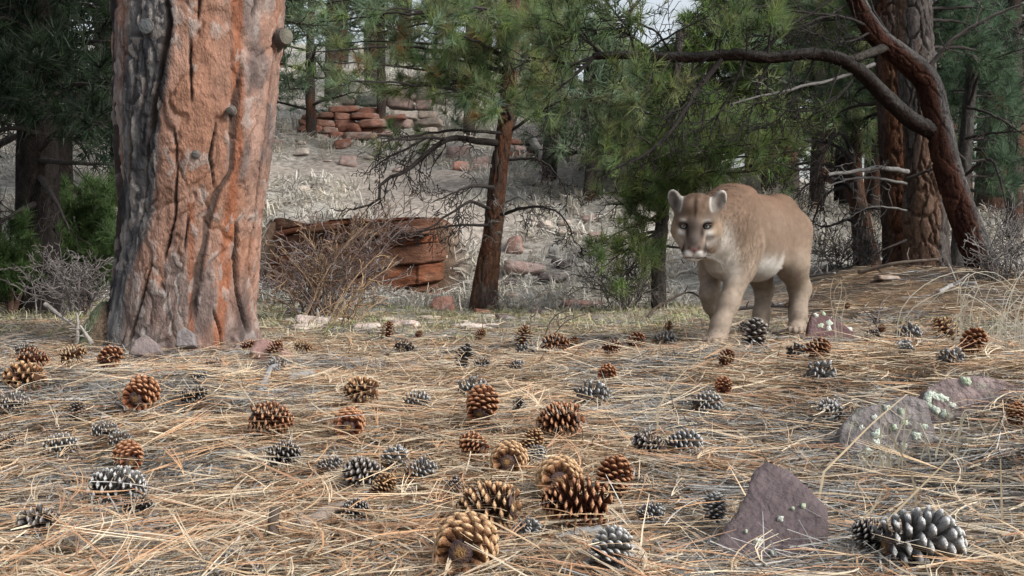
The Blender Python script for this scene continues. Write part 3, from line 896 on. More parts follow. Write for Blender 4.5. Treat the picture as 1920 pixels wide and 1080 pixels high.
    V, F, C = bark_trunk(pix_path([(1748, 245, 8.2), (1705, 222, 8.08), (1657, 178, 8.0), (1612, 134, 7.95), (1572, 110, 7.9), (1530, 102, 7.85), (1440, 108, 7.75), (1380, 102, 7.7), (1300, 108, 7.6), (1230, 105, 7.5), (1168, 103, 7.4), (1112, 106, 7.35)]),
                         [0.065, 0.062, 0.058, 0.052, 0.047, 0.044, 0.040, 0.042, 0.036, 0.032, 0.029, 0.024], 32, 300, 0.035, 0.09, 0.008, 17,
                         lambda th, s, plate, fl, q: lerp(np.array([0.022, 0.014, 0.012]), np.array([0.052, 0.050, 0.048]), sstep(-0.3, 0.5, -np.sin(th) * -1 + 0.4 * fl)) * (0.85 + 0.35 * fl)[..., None])  # shade painted into the limb's colour: near-black underside, greyer top
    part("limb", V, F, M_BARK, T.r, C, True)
    V, F, C = bark_trunk(pix_path([(1660, 88, 8.02), (1625, 102, 7.95), (1590, 112, 7.9), (1560, 106, 7.88)]), [0.035, 0.032, 0.030, 0.028], 20, 60, 0.03, 0.08, 0.006, 18, lambda th, s, plate, fl, q: (np.array([0.065, 0.058, 0.052]) + 0 * th[..., None]) * (0.85 + 0.35 * fl)[..., None])
    part("limb", V, F, M_BARK, T.r, C, True)
    def br(pts, r0, r1, kids, kl, live=False, sub=3, down=0.25, col=BR_DARK): T.branch(pix_path(pts), r0, r1, kids, kl, sub, live, down, col if col != BR_DARK else (0.026, 0.023, 0.022), tmin=0.1)
    br([(1352, 112, 7.65), (1312, 160, 7.6), (1282, 208, 7.5), (1250, 255, 7.45), (1195, 298, 7.4), (1120, 332, 7.35)], 0.022, 0.006, 24, 0.42, sub=4)
    br([(1115, 106, 7.35), (1085, 135, 7.3), (1055, 160, 7.3), (1025, 190, 7.3)], 0.016, 0.004, 9, 0.36, True, 2, 0.0)
    br([(1640, 120, 7.98), (1560, 150, 7.9), (1500, 162, 7.85), (1430, 180, 7.8), (1368, 196, 7.8)], 0.016, 0.006, 8, 0.3, col=BR_GREY)
    br([(1490, 105, 7.8), (1475, 160, 7.8), (1440, 190, 7.8), (1350, 185, 7.8)], 0.008, 0.003, 12, 0.35)
    br([(1430, 100, 7.75), (1470, 55, 7.7), (1530, 20, 7.7), (1570, -10, 7.7)], 0.016, 0.006, 10, 0.4)
    br([(1340, 100, 7.65), (1345, 60, 7.6), (1335, 10, 7.6)], 0.010, 0.004, 8, 0.35)
    br([(1190, 100, 7.45), (1180, 60, 7.4), (1150, 20, 7.4), (1120, -20, 7.4)], 0.012, 0.005, 12, 0.4, True, 2, 0.0)
    br([(1200, 100, 7.45), (1270, 60, 7.3), (1330, 28, 7.2)], 0.010, 0.004, 12, 0.38)
    br([(1130, 104, 7.4), (1080, 60, 7.3), (1010, 30, 7.2)], 0.012, 0.004, 12, 0.4, True, 2, 0.0)
    br([(1742, 125, 8.1), (1790, 72, 8.0), (1858, 32, 7.9), (1920, 5, 7.8)], 0.020, 0.008, 9, 0.4, col=(0.09, 0.08, 0.074))
    br([(1700, 110, 8.1), (1650, 40, 8.2), (1620, -30, 8.3)], 0.014, 0.005, 5, 0.3)
    br([(1630, 50, 8.0), (1560, 30, 7.9), (1480, 60, 7.8), (1400, 70, 7.7)], 0.014, 0.004, 14, 0.42)
    br([(1610, 135, 7.95), (1560, 190, 7.9), (1500, 210, 7.9), (1440, 200, 7.9)], 0.010, 0.003, 14, 0.38)
    br([(1580, 112, 7.9), (1550, 200, 7.85), (1545, 240, 7.85)], 0.008, 0.003, 6, 0.25)
    # bare dead branchlets woven through the boughs
    for pts, k in [([(1330, 105, 7.6), (1290, 140, 7.6), (1240, 175, 7.5), (1180, 190, 7.5)], 18), ([(1400, 105, 7.7), (1380, 150, 7.7), (1350, 210, 7.7), (1300, 250, 7.7)], 20), ([(1450, 106, 7.75), (1420, 160, 7.8), (1400, 230, 7.8), (1360, 270, 7.8)], 18),
                   ([(1530, 104, 7.85), (1500, 170, 7.9), (1450, 230, 7.9), (1400, 250, 7.9)], 18), ([(1600, 0, 8.0), (1540, 40, 7.9), (1470, 70, 7.8), (1390, 60, 7.7)], 18), ([(1560, 30, 7.9), (1480, 20, 7.8), (1400, 10, 7.7), (1330, 40, 7.6)], 18),
                   ([(1230, 104, 7.5), (1170, 60, 7.4), (1100, 60, 7.3), (1040, 90, 7.3)], 18), ([(1260, 104, 7.55), (1230, 60, 7.4), (1190, 40, 7.4), (1120, 40, 7.3)], 16), ([(1640, 60, 8.0), (1580, 80, 7.9), (1520, 60, 7.8), (1460, 30, 7.7)], 16),
                   ([(1115, 105, 7.35), (1070, 120, 7.3), (1010, 110, 7.3), (960, 130, 7.2)], 16), ([(1300, 106, 7.6), (1290, 180, 7.6), (1260, 220, 7.6)], 12)]:
        br(pts, 0.010, 0.003, k, 0.34)
    # green sprays hanging off the limb
    for x, y, dd, fx, fy in [(1200, 225, 7.2, 1230, 108), (1140, 230, 7.3, 1160, 106), (1230, 170, 7.3, 1260, 108), (1130, 290, 7.3, 1160, 300), (1180, 260, 7.4, 1220, 270), (1280, 30, 7.2, 1300, 100), (1240, 20, 7.3, 1240, 100), (1400, 30, 7.6, 1400, 100), (1350, 50, 7.5, 1350, 100), (1450, 20, 7.5, 1440, 100), (1060, 30, 7.2, 1120, 100)]:
        if y < 110 and 1150 < x < 1290: continue
        s0 = P(fx, fy, 7.55)
        T.branch([s0, 0.5 * (s0 + P(x, y, dd)) + [0, 0, 0.03], P(x, y, dd)], 0.008, 0.003, 5, 0.28, 2, True)
    T.crown(32, 0.145, 0.0026, np.concatenate([G_MID, G_YEL, G_MID]))

    # thin dark pine behind the leaning one
    b4 = P(1795, 500, 9.7); b4[2] = Hs(b4[0], b4[1]) - 0.05
    T = Tree("thin_pine", b4, "thin dark pine pole standing behind the leaning pine", seed=11)
    T.trunk([b4, P(1797, 470, 9.7), P(1806, 350, 9.7), P(1816, 200, 9.7), P(1832, 50, 9.7), P(1838, -150, 9.7)], [0.075, 0.07, 0.058, 0.055, 0.05, 0.04], 30, 120, 0.045, 0.14, 0.010, lambda th, s, plate, fl, q: lerp(np.array([0.05, 0.047, 0.045]), np.array([0.085, 0.08, 0.076]), plate), seed=19)
    for pts, k in [([(1815, 200, 9.6), (1850, 120, 9.4), (1920, 90, 9.2)], 9), ([(1810, 260, 9.6), (1860, 250, 9.4), (1930, 245, 9.2)], 9), ([(1812, 200, 9.6), (1860, 215, 9.4), (1930, 260, 9.2)], 12),
                   ([(1806, 330, 9.6), (1860, 300, 9.3), (1880, 360, 9.2), (1895, 440, 9.2)], 12), ([(1808, 300, 9.6), (1770, 260, 9.5), (1740, 240, 9.4)], 7), ([(1830, 80, 9.6), (1880, 60, 9.4), (1940, 70, 9.2)], 10), ([(1815, 160, 9.6), (1850, 100, 9.5), (1890, 60, 9.4)], 10)]:
        T.branch(pix_path(pts), 0.016, 0.004, k, 0.4, 3, False, 0.25, BR_DARK)
    for tx, ty in [(1890, 180), (1860, 140), (1920, 300), (1880, 330), (1910, 220), (1850, 310), (1900, 130), (1780, 170), (1880, 260)]:
        s0 = P(1815, ty, 9.7)
        T.branch([s0, P(tx, ty, 10.3)], 0.012, 0.004, 8, 0.34, 2, True)
    T.crown(40, 0.15, 0.0028, G_DIM)

    # leaning dead snag with bleached twigs
    b5 = P(1630, 512, 9.7); b5[2] = Hs(b5[0], b5[1]) - 0.05
    T = Tree("dead_snag", b5, "small broken dead pine with a tangle of bare grey twigs", seed=12)
    T.trunk([b5, P(1626, 490, 9.7), P(1612, 400, 9.7), P(1600, 310, 9.7), P(1606, 262, 9.7), P(1604, 225, 9.7)], [0.12, 0.10, 0.082, 0.075, 0.055, 0.012], 40, 110, 0.045, 0.16, 0.014, bark_red(0.7, 0.10, 0.42), seed=20, flare=0.06)
    for pts, k in [([(1600, 300, 9.6), (1560, 270, 9.4), (1500, 262, 9.2), (1445, 250, 9.1)], 14), ([(1602, 330, 9.6), (1560, 310, 9.4), (1500, 318, 9.2), (1440, 300, 9.1)], 16), ([(1604, 360, 9.6), (1560, 330, 9.4), (1510, 350, 9.2), (1470, 400, 9.1)], 16),
                   ([(1606, 420, 9.6), (1585, 412, 9.4), (1550, 425, 9.3), (1525, 420, 9.2)], 9), ([(1600, 290, 9.6), (1570, 250, 9.3), (1540, 300, 9.2), (1525, 380, 9.2)], 16), ([(1598, 345, 9.6), (1545, 370, 9.4), (1515, 440, 9.4)], 12), ([(1604, 400, 9.6), (1640, 390, 9.5), (1668, 398, 9.5)], 8)]:
        T.branch(pix_path(pts), 0.020, 0.005, k, 0.36, 4, False, 0.2, BR_DARK)
    for k in range(26):
        rng = T.rng
        x0 = 1625 + rng.uniform(-30, 30)
        T_b = P(x0, 515, 9.5 + rng.uniform(-0.2, 0.2))
        T.branch([P(1618 + rng.uniform(-15, 15), 440 + rng.uniform(-40, 40), 9.55), T_b + [rng.uniform(-0.15, 0.15), 0, 0.0]], 0.006, 0.003, 2, 0.15, 0, False, 0.2, BR_GREY) if k < 14 else None

    # small pine with bright foliage behind the lion's head
    b6 = P(1236, 510, 9.0); b6[2] = Hs(b6[0], b6[1]) - 0.05
    T = Tree("small_pine", b6, "small dark-stemmed pine with bright yellow-green boughs behind the lion's back", seed=13)
    T.trunk([b6, P(1235, 480, 9.0), P(1243, 400, 9.0), P(1246, 330, 9.0), P(1262, 200, 9.0), P(1275, 60, 9.0)], [0.065, 0.06, 0.052, 0.05, 0.04, 0.03], 28, 90, 0.04, 0.12, 0.010, lambda th, s, plate, fl, q: lerp(np.array([0.045, 0.040, 0.036]), np.array([0.080, 0.070, 0.062]), plate), seed=22)
    for tx, ty, dd in [(1290, 280, 8.4), (1330, 255, 8.3), (1370, 285, 8.3), (1410, 270, 8.2), (1450, 290, 8.2), (1480, 260, 8.4), (1520, 235, 8.6), (1560, 225, 8.7), (1350, 320, 8.3), (1420, 320, 8.3), (1300, 320, 8.5), (1200, 350, 8.6), (1215, 300, 8.6), (1180, 330, 8.7), (1240, 240, 8.8), (1330, 210, 8.9), (1400, 230, 9.2), (1460, 215, 9.3), (1190, 290, 8.8), (1215, 380, 8.7), (1270, 360, 8.6), (1130, 500, 8.5), (1160, 530, 8.5), (1200, 475, 8.6), (1110, 470, 8.6), (1180, 400, 8.7), (1150, 360, 8.7)]:
        s0 = P(1247, min(ty + 25, 430), 9.0)
        T.branch([s0, 0.55 * s0 + 0.45 * P(tx, ty, dd) + [0, 0, 0.02], P(tx, ty, dd)], 0.016, 0.004, 6, 0.27, 2, True)
    for pts, k in [([(1243, 400, 9.0), (1200, 420, 8.8), (1150, 440, 8.7), (1115, 470, 8.6)], 14), ([(1240, 430, 9.0), (1190, 450, 8.8), (1160, 500, 8.7)], 12), ([(1246, 340, 9.0), (1290, 330, 8.7), (1330, 345, 8.5)], 10), ([(1246, 370, 9.0), (1190, 380, 8.8), (1130, 385, 8.7)], 12), ([(1238, 460, 9.0), (1290, 470, 8.9), (1330, 500, 8.8)], 10), ([(1236, 480, 9.0), (1190, 500, 8.9), (1170, 530, 8.8)], 10)]:
        T.branch(pix_path(pts), 0.013, 0.003, k, 0.34, 3, False, 0.25, BR_DARK)
    T.crown(34, 0.15, 0.0028, np.concatenate([G_YEL, G_YEL, G_MID]))
right_pines()

# -------- dark dense pine at the picture's edge, left of the big trunk
def left_pines():
    d = 7.6
    b = P(70, 560, d); b[2] = Hs(b[0], b[1]) - 0.05
    T = Tree("dark_pine", b, "dense shadowy pine with low dark boughs beside the massive orange trunk", seed=14)
    T.trunk([b - [0, 0, 0.05], P(72, 520, d), P(70, 300, d), P(62, 100, d), P(55, -200, d), P(50, -700, d)], [0.17, 0.155, 0.14, 0.125, 0.11, 0.07], 60, 120, 0.06, 0.2, 0.018, lambda th, s, plate, fl, q: lerp(np.array([0.016, 0.014, 0.013]), np.array([0.026, 0.022, 0.020]), plate), seed=23)
    rng = np.random.default_rng(50)
    for k in range(62):
        tx, ty = rng.uniform(-160, 270), rng.uniform(-330, 250)
        dd = d + rng.uniform(-1.5, 1.8)
        fy = min(ty + rng.uniform(-40, 60), 280)
        T.branch([P(63, fy, d), 0.5 * (P(63, fy, d) + P(tx, ty, dd)) + [0, 0, 0.06], P(tx, ty, dd)], 0.022, 0.005, 9, 0.42, 2, True)
    for k in range(40):     # boughs high over the frame, they keep the light off
        a = k * 2.4
        z = 2.7 + 0.13 * k
        st = np.array([b[0], d, z])
        T.branch([st, st + np.array([math.cos(a) * 1.0, math.sin(a) * 1.0, 0.1]), st + np.array([math.cos(a) * 2.3, math.sin(a) * 2.3, 0.0])], 0.03, 0.008, 13, 0.6, 2, True)
    for pts, kk in [([(75, 300, 7.5), (130, 305, 7.3), (200, 308, 7.2), (240, 310, 7.2)], 8), ([(70, 250, 7.5), (20, 240, 7.3), (-40, 260, 7.2)], 8), ([(72, 330, 7.5), (100, 370, 7.3), (130, 430, 7.2)], 8), ([(75, 280, 7.5), (110, 240, 7.3), (150, 200, 7.2)], 9), ([(70, 380, 7.5), (30, 400, 7.3), (-20, 430, 7.2)], 8)]:
        T.branch(pix_path(pts), 0.024, 0.006, kk, 0.36, 3, False, 0.3, BR_DARK)
    T.crown(26, 0.15, 0.0046, G_DARK * 0.62)

    for nm, bx, by, dd, targets, lab, sd_ in (
        ("low_juniper", 160, 500, 7.9, [(150, 410), (190, 390), (120, 420), (200, 430), (170, 440), (90, 430), (215, 370), (140, 380), (110, 455), (185, 465), (60, 450), (215, 400), (205, 350), (80, 470), (160, 360), (180, 340), (110, 395), (70, 420), (225, 445), (150, 470), (125, 350), (45, 465), (205, 480), (195, 415), (100, 480)], "low green juniper-like bush growing under the dark pine", 15),
        ("low_juniper", 20, 560, 7.4, [(10, 520), (40, 545), (-10, 540), (30, 500), (0, 480), (20, 420), (45, 470), (-15, 440)], "low green bush at the foot of the dark pine in shade", 16)):
        b = P(bx, by, dd); b[2] = Hs(b[0], b[1]) - 0.03
        T = Tree(nm, b, lab, cat="bush", seed=sd_)
        for k in range(4):
            T.branch([b, b + np.array([T.rng.uniform(-0.15, 0.15), T.rng.uniform(-0.1, 0.1), 0.25])], 0.025, 0.012, 3, 0.2, 0, False, 0, BR_BROWN, name="stem")
        for tx, ty in targets:
            q = P(tx, ty, dd + T.rng.uniform(-0.3, 0.4))
            T.branch([b + [0, 0, 0.05], 0.5 * (b + q) + [0, 0, 0.05], q], 0.012, 0.004, 10, 0.24, 3, True)
        T.crown(46, 0.085, 0.0030, np.array([[0.055, 0.098, 0.032], [0.075, 0.120, 0.040], [0.062, 0.104, 0.036]]), 1.0)
left_pines()

# -------- pines standing on the hill behind
HP_PROTO = {}
def hill_pine(px, dist, rtr, hgt, targets, label, seed, cols, tuft_n=26, rough_bark=None, wn=0.006, kids=9, Ltuft=0.17, sub=2):
    x = (px - 960) / FPX * dist
    z = Hs(x, dist)
    b = np.array([x, dist, z - 0.05])
    T = Tree("hill_pine", b, label, "pines on the hillside", seed=seed)
    rng = T.rng
    key = (id(cols), dist < 15, dist < 24)
    for ref, st, rc, hg, tr0 in HP_PROTO.get(key, []):
        if abs(st - targets[1]) < 0.13 and 0.72 < targets[3] / rc < 1.4 and 0.7 < hgt / hg < 1.45:
            a = rng.uniform(0, 6.28)
            for ch in ref.children:
                c = ch.copy()
                COL.objects.link(c)
                c.parent = T.r
                w = rtr / tr0 if ch.name.startswith("trunk") else targets[3] / rc
                c.scale = (w, w, hgt / hg)
                c.rotation_euler = (0, 0, a)
            return
    HP_PROTO.setdefault(key, []).append((T.r, targets[1], targets[3], hgt, rtr))
    T.trunk([b, b + [0.03, 0, hgt * 0.3], b + [-0.02, 0, hgt * 0.65], b + [0.03, 0, hgt]], [rtr * 1.15, rtr, rtr * 0.8, rtr * 0.35], 16, 40, 0.10, 0.35, 0.02, rough_bark or bark_red(0.3, 0.35, 0.16 if cols is G_DARK else 0.5), seed=seed)
    if cols is G_DARK: kids = 13
    nb = targets[0]
    k = np.arange(nb)
    fr = targets[1] + (targets[2] - targets[1]) * (k + rng.uniform(0, 1, nb)) / nb
    a = k * 2.4 + rng.uniform(-0.5, 0.5, nb)
    L = targets[3] * (1.05 - 0.75 * fr) * rng.uniform(0.7, 1.2, nb)
    s0 = np.stack([0 * fr + x, 0 * fr + dist, z + hgt * fr], -1)
    dv = np.stack([np.cos(a), np.sin(a), rng.uniform(-0.2, 0.25, nb)], -1)
    t = np.linspace(0, 1, 6)
    PT = s0[:, None] + dv[:, None] * (L[:, None] * t)[..., None]
    PT[..., 2] += 0.22 * L[:, None] * (t * (1 - t)) + rng.normal(0, 0.03, (nb, 6)) * L[:, None] * t
    mb = MB()
    col = np.array(BR_DARK) * 1.15
    tube_batch(mb, PT, (0.02 + 0.010 * L)[:, None] * np.linspace(1, 0.3, 6)[None], 5, col * rng.uniform(0.8, 1.2, (nb, 1)))
    def side(p0, d, ln, n, spread):
        m = len(p0) * n
        p = np.repeat(p0, n, 0); d = np.repeat(d, n, 0)
        rv = rng.normal(0, 1, (m, 3)) * [1, 1, 0.6]
        sv = nrm(rv - d * (rv * d).sum(1, keepdims=True))
        dr = nrm(d * rng.uniform(0.3, 0.9, (m, 1)) + sv * rng.uniform(0.6, 1.0, (m, 1)) * spread + [0, 0, 0.2])
        return dr, np.repeat(ln, n) * rng.uniform(0.5, 1.1, m)
    # twigs along each branch
    tt = rng.uniform(0.22, 1.0, (nb, kids))
    ii = np.minimum((tt * 5).astype(int), 4)
    p = PT[np.arange(nb)[:, None], ii] + (PT[np.arange(nb)[:, None], ii + 1] - PT[np.arange(nb)[:, None], ii]) * (tt * 5 - ii)[..., None]
    p = p.reshape(-1, 3)
    d = np.repeat(nrm(dv), kids, 0)
    dr, ln = side(p, d, np.repeat(0.42 * np.minimum(L, 1.5), kids), 1, 1.0)
    q = p + dr * ln[:, None]
    u = np.linspace(0, 1, 3)
    Q = p[:, None] + (q - p)[:, None] * u[None, :, None]
    Q[..., 2] -= 0.10 * ln[:, None] * np.sin(u * np.pi)
    tube_batch(mb, Q, np.full((len(p), 1), 0.009) * np.linspace(1, 0.4, 3)[None], 3, col * rng.uniform(0.8, 1.2, (len(p), 1)))
    s1 = np.repeat(p + (q - p) * 0.45, sub, 0) + np.repeat(q - p, sub, 0) * rng.uniform(-0.2, 0.5, (len(p) * sub, 1))
    dr2, ln2 = side(p, dr, ln * 0.55, sub, 1.0)
    q2 = s1 + dr2 * ln2[:, None]
    if dist < 15: tube_batch(mb, s1[:, None] + (q2 - s1)[:, None] * np.linspace(0, 1, 2)[None, :, None], np.full((len(s1), 2), 0.005), 3, col * rng.uniform(0.8, 1.2, (len(s1), 1)))
    mb.part("branchwork", M_TWIG, T.r, True)
    tp = np.concatenate([q, q2, PT[:, -1]]); td = np.concatenate([dr, dr2, nrm(dv)])
    T.tips = list(zip(tp, td))
    T.crown(tuft_n, Ltuft, wn, cols, 1.0)

def hill_pines():
    K = [  # px, distance, trunk radius, height, (branches, from, to, reach), label
        (470, 16.0, 0.10, 5.0, (30, 0.10, 1.0, 1.3), "bushy pine on the slope just beside the massive orange trunk", G_FAR),
        (625, 21.0, 0.15, 8.0, (24, 0.25, 1.0, 2.0), "tall pine with a bare reddish trunk above the stone ledge", G_FAR),
        (700, 23.0, 0.16, 8.0, (30, 0.16, 0.9, 2.1), "broad pine standing just above the stone ledge", G_FAR),
        (905, 23.0, 0.16, 8.0, (28, 0.10, 0.9, 2.1), "pine on the upper slope straight behind the slim young pine", G_MID),
        (1010, 21.0, 0.15, 7.0, (30, 0.08, 0.9, 2.0), "pine on the upper slope beside the slim young pine's crown", G_MID),
        (1045, 17.0, 0.13, 6.5, (28, 0.22, 0.95, 1.2), "grey-stemmed pine below the end of the long horizontal limb", G_MID),
        (1160, 20.0, 0.10, 1.5, (26, 0.06, 1.0, 1.2), "rounded pine under the long horizontal limb", G_YEL),
        (1440, 16.0, 0.13, 5.6, (32, 0.05, 0.95, 1.3), "dense green pine under the middle of the long limb", G_MID),
        (1480, 18.0, 0.15, 6.5, (32, 0.05, 0.95, 1.8), "dense pine behind the bleached dead branch", G_FAR),
        (1578, 14.0, 0.10, 6.0, (24, 0.20, 0.95, 1.3), "slim dark-stemmed pine between the dead snag and limb", G_DARK),
        (1640, 19.0, 0.16, 7.0, (28, 0.06, 0.9, 1.8), "pine seen past the upright tan-barked trunk", G_FAR),
        (1860, 15.0, 0.22, 7.0, (24, 0.18, 0.9, 1.7), "brown-trunked pine behind the thin dark pole", G_DIM),
        (1940, 13.0, 0.14, 6.0, (28, 0.10, 0.9, 1.6), "dark pine beyond the thin pole at the clearing's edge", G_DIM),
        (1780, 21.0, 0.16, 7.0, (26, 0.10, 0.9, 1.8), "pine far behind the leaning pine's bend", G_DIM),
        (230, 13.0, 0.13, 6.0, (32, 0.10, 0.95, 1.7), "dark pine hidden partly by the massive orange trunk", G_DARK),
        (110, 12.0, 0.13, 6.0, (34, 0.16, 0.95, 1.8), "dark pine close behind the dense shadowy pine", G_DARK),
        (478, 15.0, 0.08, 4.6, (40, 0.38, 1.0, 1.7), "bushy pine between the massive trunk and the red stone ledge", G_FAR),
        (880, 17.0, 0.09, 5.0, (36, 0.46, 0.98, 1.6), "leafy pine close behind the slim young pine's crown", G_MID),
        (1030, 14.0, 0.09, 4.6, (36, 0.40, 0.98, 1.5), "leafy pine over the low stack of reddish stones", G_MID),
        (1105, 12.5, 0.07, 2.1, (36, 0.22, 0.98, 0.9), "small leafy pine under the tip of the long limb", G_FAR),
        (1225, 13.5, 0.06, 1.7, (36, 0.14, 0.98, 1.15), "leafy pine close behind the small dark-stemmed pine", G_FAR),
        (1335, 12.5, 0.07, 2.2, (40, 0.10, 0.98, 1.1), "leafy pine behind the bright yellow-green boughs", G_YEL),
        (1440, 13.0, 0.08, 4.4, (42, 0.14, 0.98, 1.4), "leafy pine behind the lion's rump", G_FAR),
        (1530, 12.5, 0.08, 4.2, (42, 0.20, 0.98, 1.3), "leafy pine over the dead snag's twigs", G_MID),
        (1635, 13.5, 0.08, 4.6, (40, 0.30, 0.98, 1.3), "leafy pine glimpsed beside the upright tan-barked trunk", G_DIM),
        (1900, 11.5, 0.08, 4.2, (42, 0.22, 0.98, 1.3), "leafy pine at the clearing's edge behind the grey scrub", G_DIM),
        (1810, 12.5, 0.08, 4.6, (40, 0.30, 0.98, 1.3), "leafy pine filling the gap behind the leaning pine", G_DIM),
        (585, 16.5, 0.07, 3.6, (40, 0.20, 0.98, 1.35), "light green leafy pine beside the massive trunk above the slope grass", G_FAR),
        (715, 17.5, 0.07, 3.6, (38, 0.27, 0.98, 1.3), "light green leafy pine over the end of the red stone ledge", G_FAR),
        (-20, 11.0, 0.13, 6.0, (34, 0.12, 0.95, 1.8), "dark pine at the edge of the wood past the dense shadowy pine", G_DARK),
        (-120, 16.0, 0.15, 8.0, (30, 0.08, 0.95, 2.2), "tall dark pine deep in the wood behind the shadowy pine", G_DARK),
        (60, 19.0, 0.16, 8.5, (30, 0.08, 0.95, 2.3), "tall dark pine far up behind the shadowy pine", G_DARK),
        (200, 20.0, 0.16, 8.5, (30, 0.08, 0.95, 2.3), "tall dark pine far up beside the massive trunk", G_DARK),
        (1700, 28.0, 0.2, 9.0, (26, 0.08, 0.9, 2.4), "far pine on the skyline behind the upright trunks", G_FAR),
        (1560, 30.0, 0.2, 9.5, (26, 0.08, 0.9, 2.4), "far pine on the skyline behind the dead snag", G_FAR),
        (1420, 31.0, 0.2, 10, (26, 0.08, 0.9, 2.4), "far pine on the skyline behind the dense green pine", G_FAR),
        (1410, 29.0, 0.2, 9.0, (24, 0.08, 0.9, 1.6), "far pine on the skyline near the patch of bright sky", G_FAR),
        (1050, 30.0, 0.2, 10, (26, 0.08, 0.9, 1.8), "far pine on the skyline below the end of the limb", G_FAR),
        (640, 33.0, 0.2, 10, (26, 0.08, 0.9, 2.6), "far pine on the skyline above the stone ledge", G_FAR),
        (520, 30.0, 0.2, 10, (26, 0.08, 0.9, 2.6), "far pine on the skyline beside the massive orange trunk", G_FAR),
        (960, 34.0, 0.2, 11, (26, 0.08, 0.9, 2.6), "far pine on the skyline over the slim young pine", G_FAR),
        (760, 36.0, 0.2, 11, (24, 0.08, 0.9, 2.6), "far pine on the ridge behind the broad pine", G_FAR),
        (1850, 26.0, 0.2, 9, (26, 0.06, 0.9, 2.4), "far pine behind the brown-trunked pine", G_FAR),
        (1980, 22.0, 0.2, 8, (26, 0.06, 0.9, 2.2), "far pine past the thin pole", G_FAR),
    ]
    for i, (px, dist, r, h, tg, lab, cols) in enumerate(K):
        hill_pine(px, dist, r, h, tg, lab, 60 + i, cols, 15 if dist < 24 else 11, wn=0.0048 * dist / 9.0 * 0.9, kids=8 if dist < 24 else 7, Ltuft=0.18 if dist < 24 else 0.25)
hill_pines()
# ================================================================== ROCKS
_ICO = {}
def ico(sub):
    if sub not in _ICO:
        bm = bmesh.new()
        bmesh.ops.create_icosphere(bm, subdivisions=sub, radius=1.0)
        V = np.array([v.co[:] for v in bm.verts])
        F = np.array([[v.index for v in f.verts] for f in bm.faces])
        bm.free()
        _ICO[sub] = (V, F)
    return _ICO[sub]

def rock_geo(size, seed, sub=3, planes=4, rough=0.03, sharp=14.0):
    rng = np.random.default_rng(seed)
    V, F = ico(sub)
    n = nrm(rng.normal(0, 1, (planes, 3)))
    n = np.concatenate([n, [[0, 0, 1], [0, 0, -1], [1, 0, 0.1], [-1, 0.1, 0], [0, 1, 0], [0, -1, 0.2]]])
    n = nrm(n)
    h = rng.uniform(0.68, 1.0, len(n))
    d = V @ n.T
    r = (h[None] / np.maximum(d, 0.02)).min(1)
    r = np.minimum(r, 1.5)
    q = V * r[:, None]
    q = q + V * (fbm(q * 3 + seed, 3) * rough * 2.2 + fbm(q * 9 + seed, 2) * rough)[:, None]
    return q * (np.asarray(size) * 0.5), F

def rotm(rx=0, ry=0, rz=0):
    return np.array(Matrix.Rotation(rz, 3, 'Z') @ Matrix.Rotation(ry, 3, 'Y') @ Matrix.Rotation(rx, 3, 'X'))

PINK = np.array([0.36, 0.265, 0.24]); PURP = np.array([0.105, 0.082, 0.086]); BUFF = np.array([0.44, 0.36, 0.31]); REDR = np.array([0.24, 0.115, 0.085]); GREYR = np.array([0.33, 0.32, 0.30]); PALE = np.array([0.50, 0.43, 0.38])

def rock(name, pos, size, rot, seed, col, label, cat="rock", group=None, sub=3, mat=None, sink=0.2, rough=0.025, planes=4):
    V, F = rock_geo(size, seed, sub, planes, rough)
    V = V @ rotm(*rot).T
    pos = np.asarray(pos, float)
    zlo = V[:, 2].min()
    V = V + pos - [0, 0, zlo + sink * (V[:, 2].max() - zlo)]
    c = np.broadcast_to(col, V.shape) * (1 + 0.12 * fbm(V * 6, 2))[:, None]
    o = solo(name, V, F, mat or M_ROCK, pos, c, False)
    tag(o, label, cat, group)
    return o

def slab(poly, depth_at, normal, thick, seed, bumpy=0.05):
    """a stone whose big face shows the given pixel outline: the outline is laid on a plane in the scene and given thickness"""
    n = nrm(np.asarray(normal, float))
    c0 = np.asarray(depth_at, float)
    pts = []
    for px, py in poly:
        a = P(px, py, 1.0); o = np.array([0, 0, CAMZ]); dv = a - o
        t = ((c0 - o) @ n) / (dv @ n)
        pts.append(o + dv * t)
    pts = np.array(pts)
    # subdivide the outline, roughen it, and fill with rings
    m = len(pts)
    out = []
    for i in range(m):
        a, b = pts[i], pts[(i + 1) % m]
        for t in np.linspace(0, 1, 9)[:-1]:
            out.append(a * (1 - t) + b * t)
    out = np.array(out)
    ctr = pts.mean(0)
    k = len(out)
    sc = np.linalg.norm(out - ctr, axis=1).mean()
    out = out + nrm(out - ctr) * (fbm(out * (5.0 / sc) + seed, 3) * 0.035 * sc)[:, None]
    rings, info = [], []
    for f in (0.0, 0.2, 0.4, 0.6, 0.8, 0.96):
        rings.append(ctr + (out - ctr) * f + n * 0.0)
    rings.append(ctr + (out - ctr) * 1.0 - n * 0.10 * thick)
    rings.append(ctr + (out - ctr) * 1.03 - n * 0.5 * thick)
    rings.append(ctr + (out - ctr) * 0.98 - n * 0.95 * thick)
    rings.append(ctr + (out - ctr) * 0.0 - n * 1.0 * thick)
    V = np.concatenate(rings)
    V = V + n * (fbm(V * (2.6 / sc) + seed, 4) * bumpy * sc + fbm(V * (9 / sc) + seed, 2) * bumpy * 0.3 * sc)[:, None]
    F = []
    i = np.arange(k); j = (i + 1) % k
    for r in range(len(rings) - 1):
        F.append(np.stack([i + r * k, j + r * k, j + (r + 1) * k, i + (r + 1) * k], -1))
    return V, np.concatenate(F), n

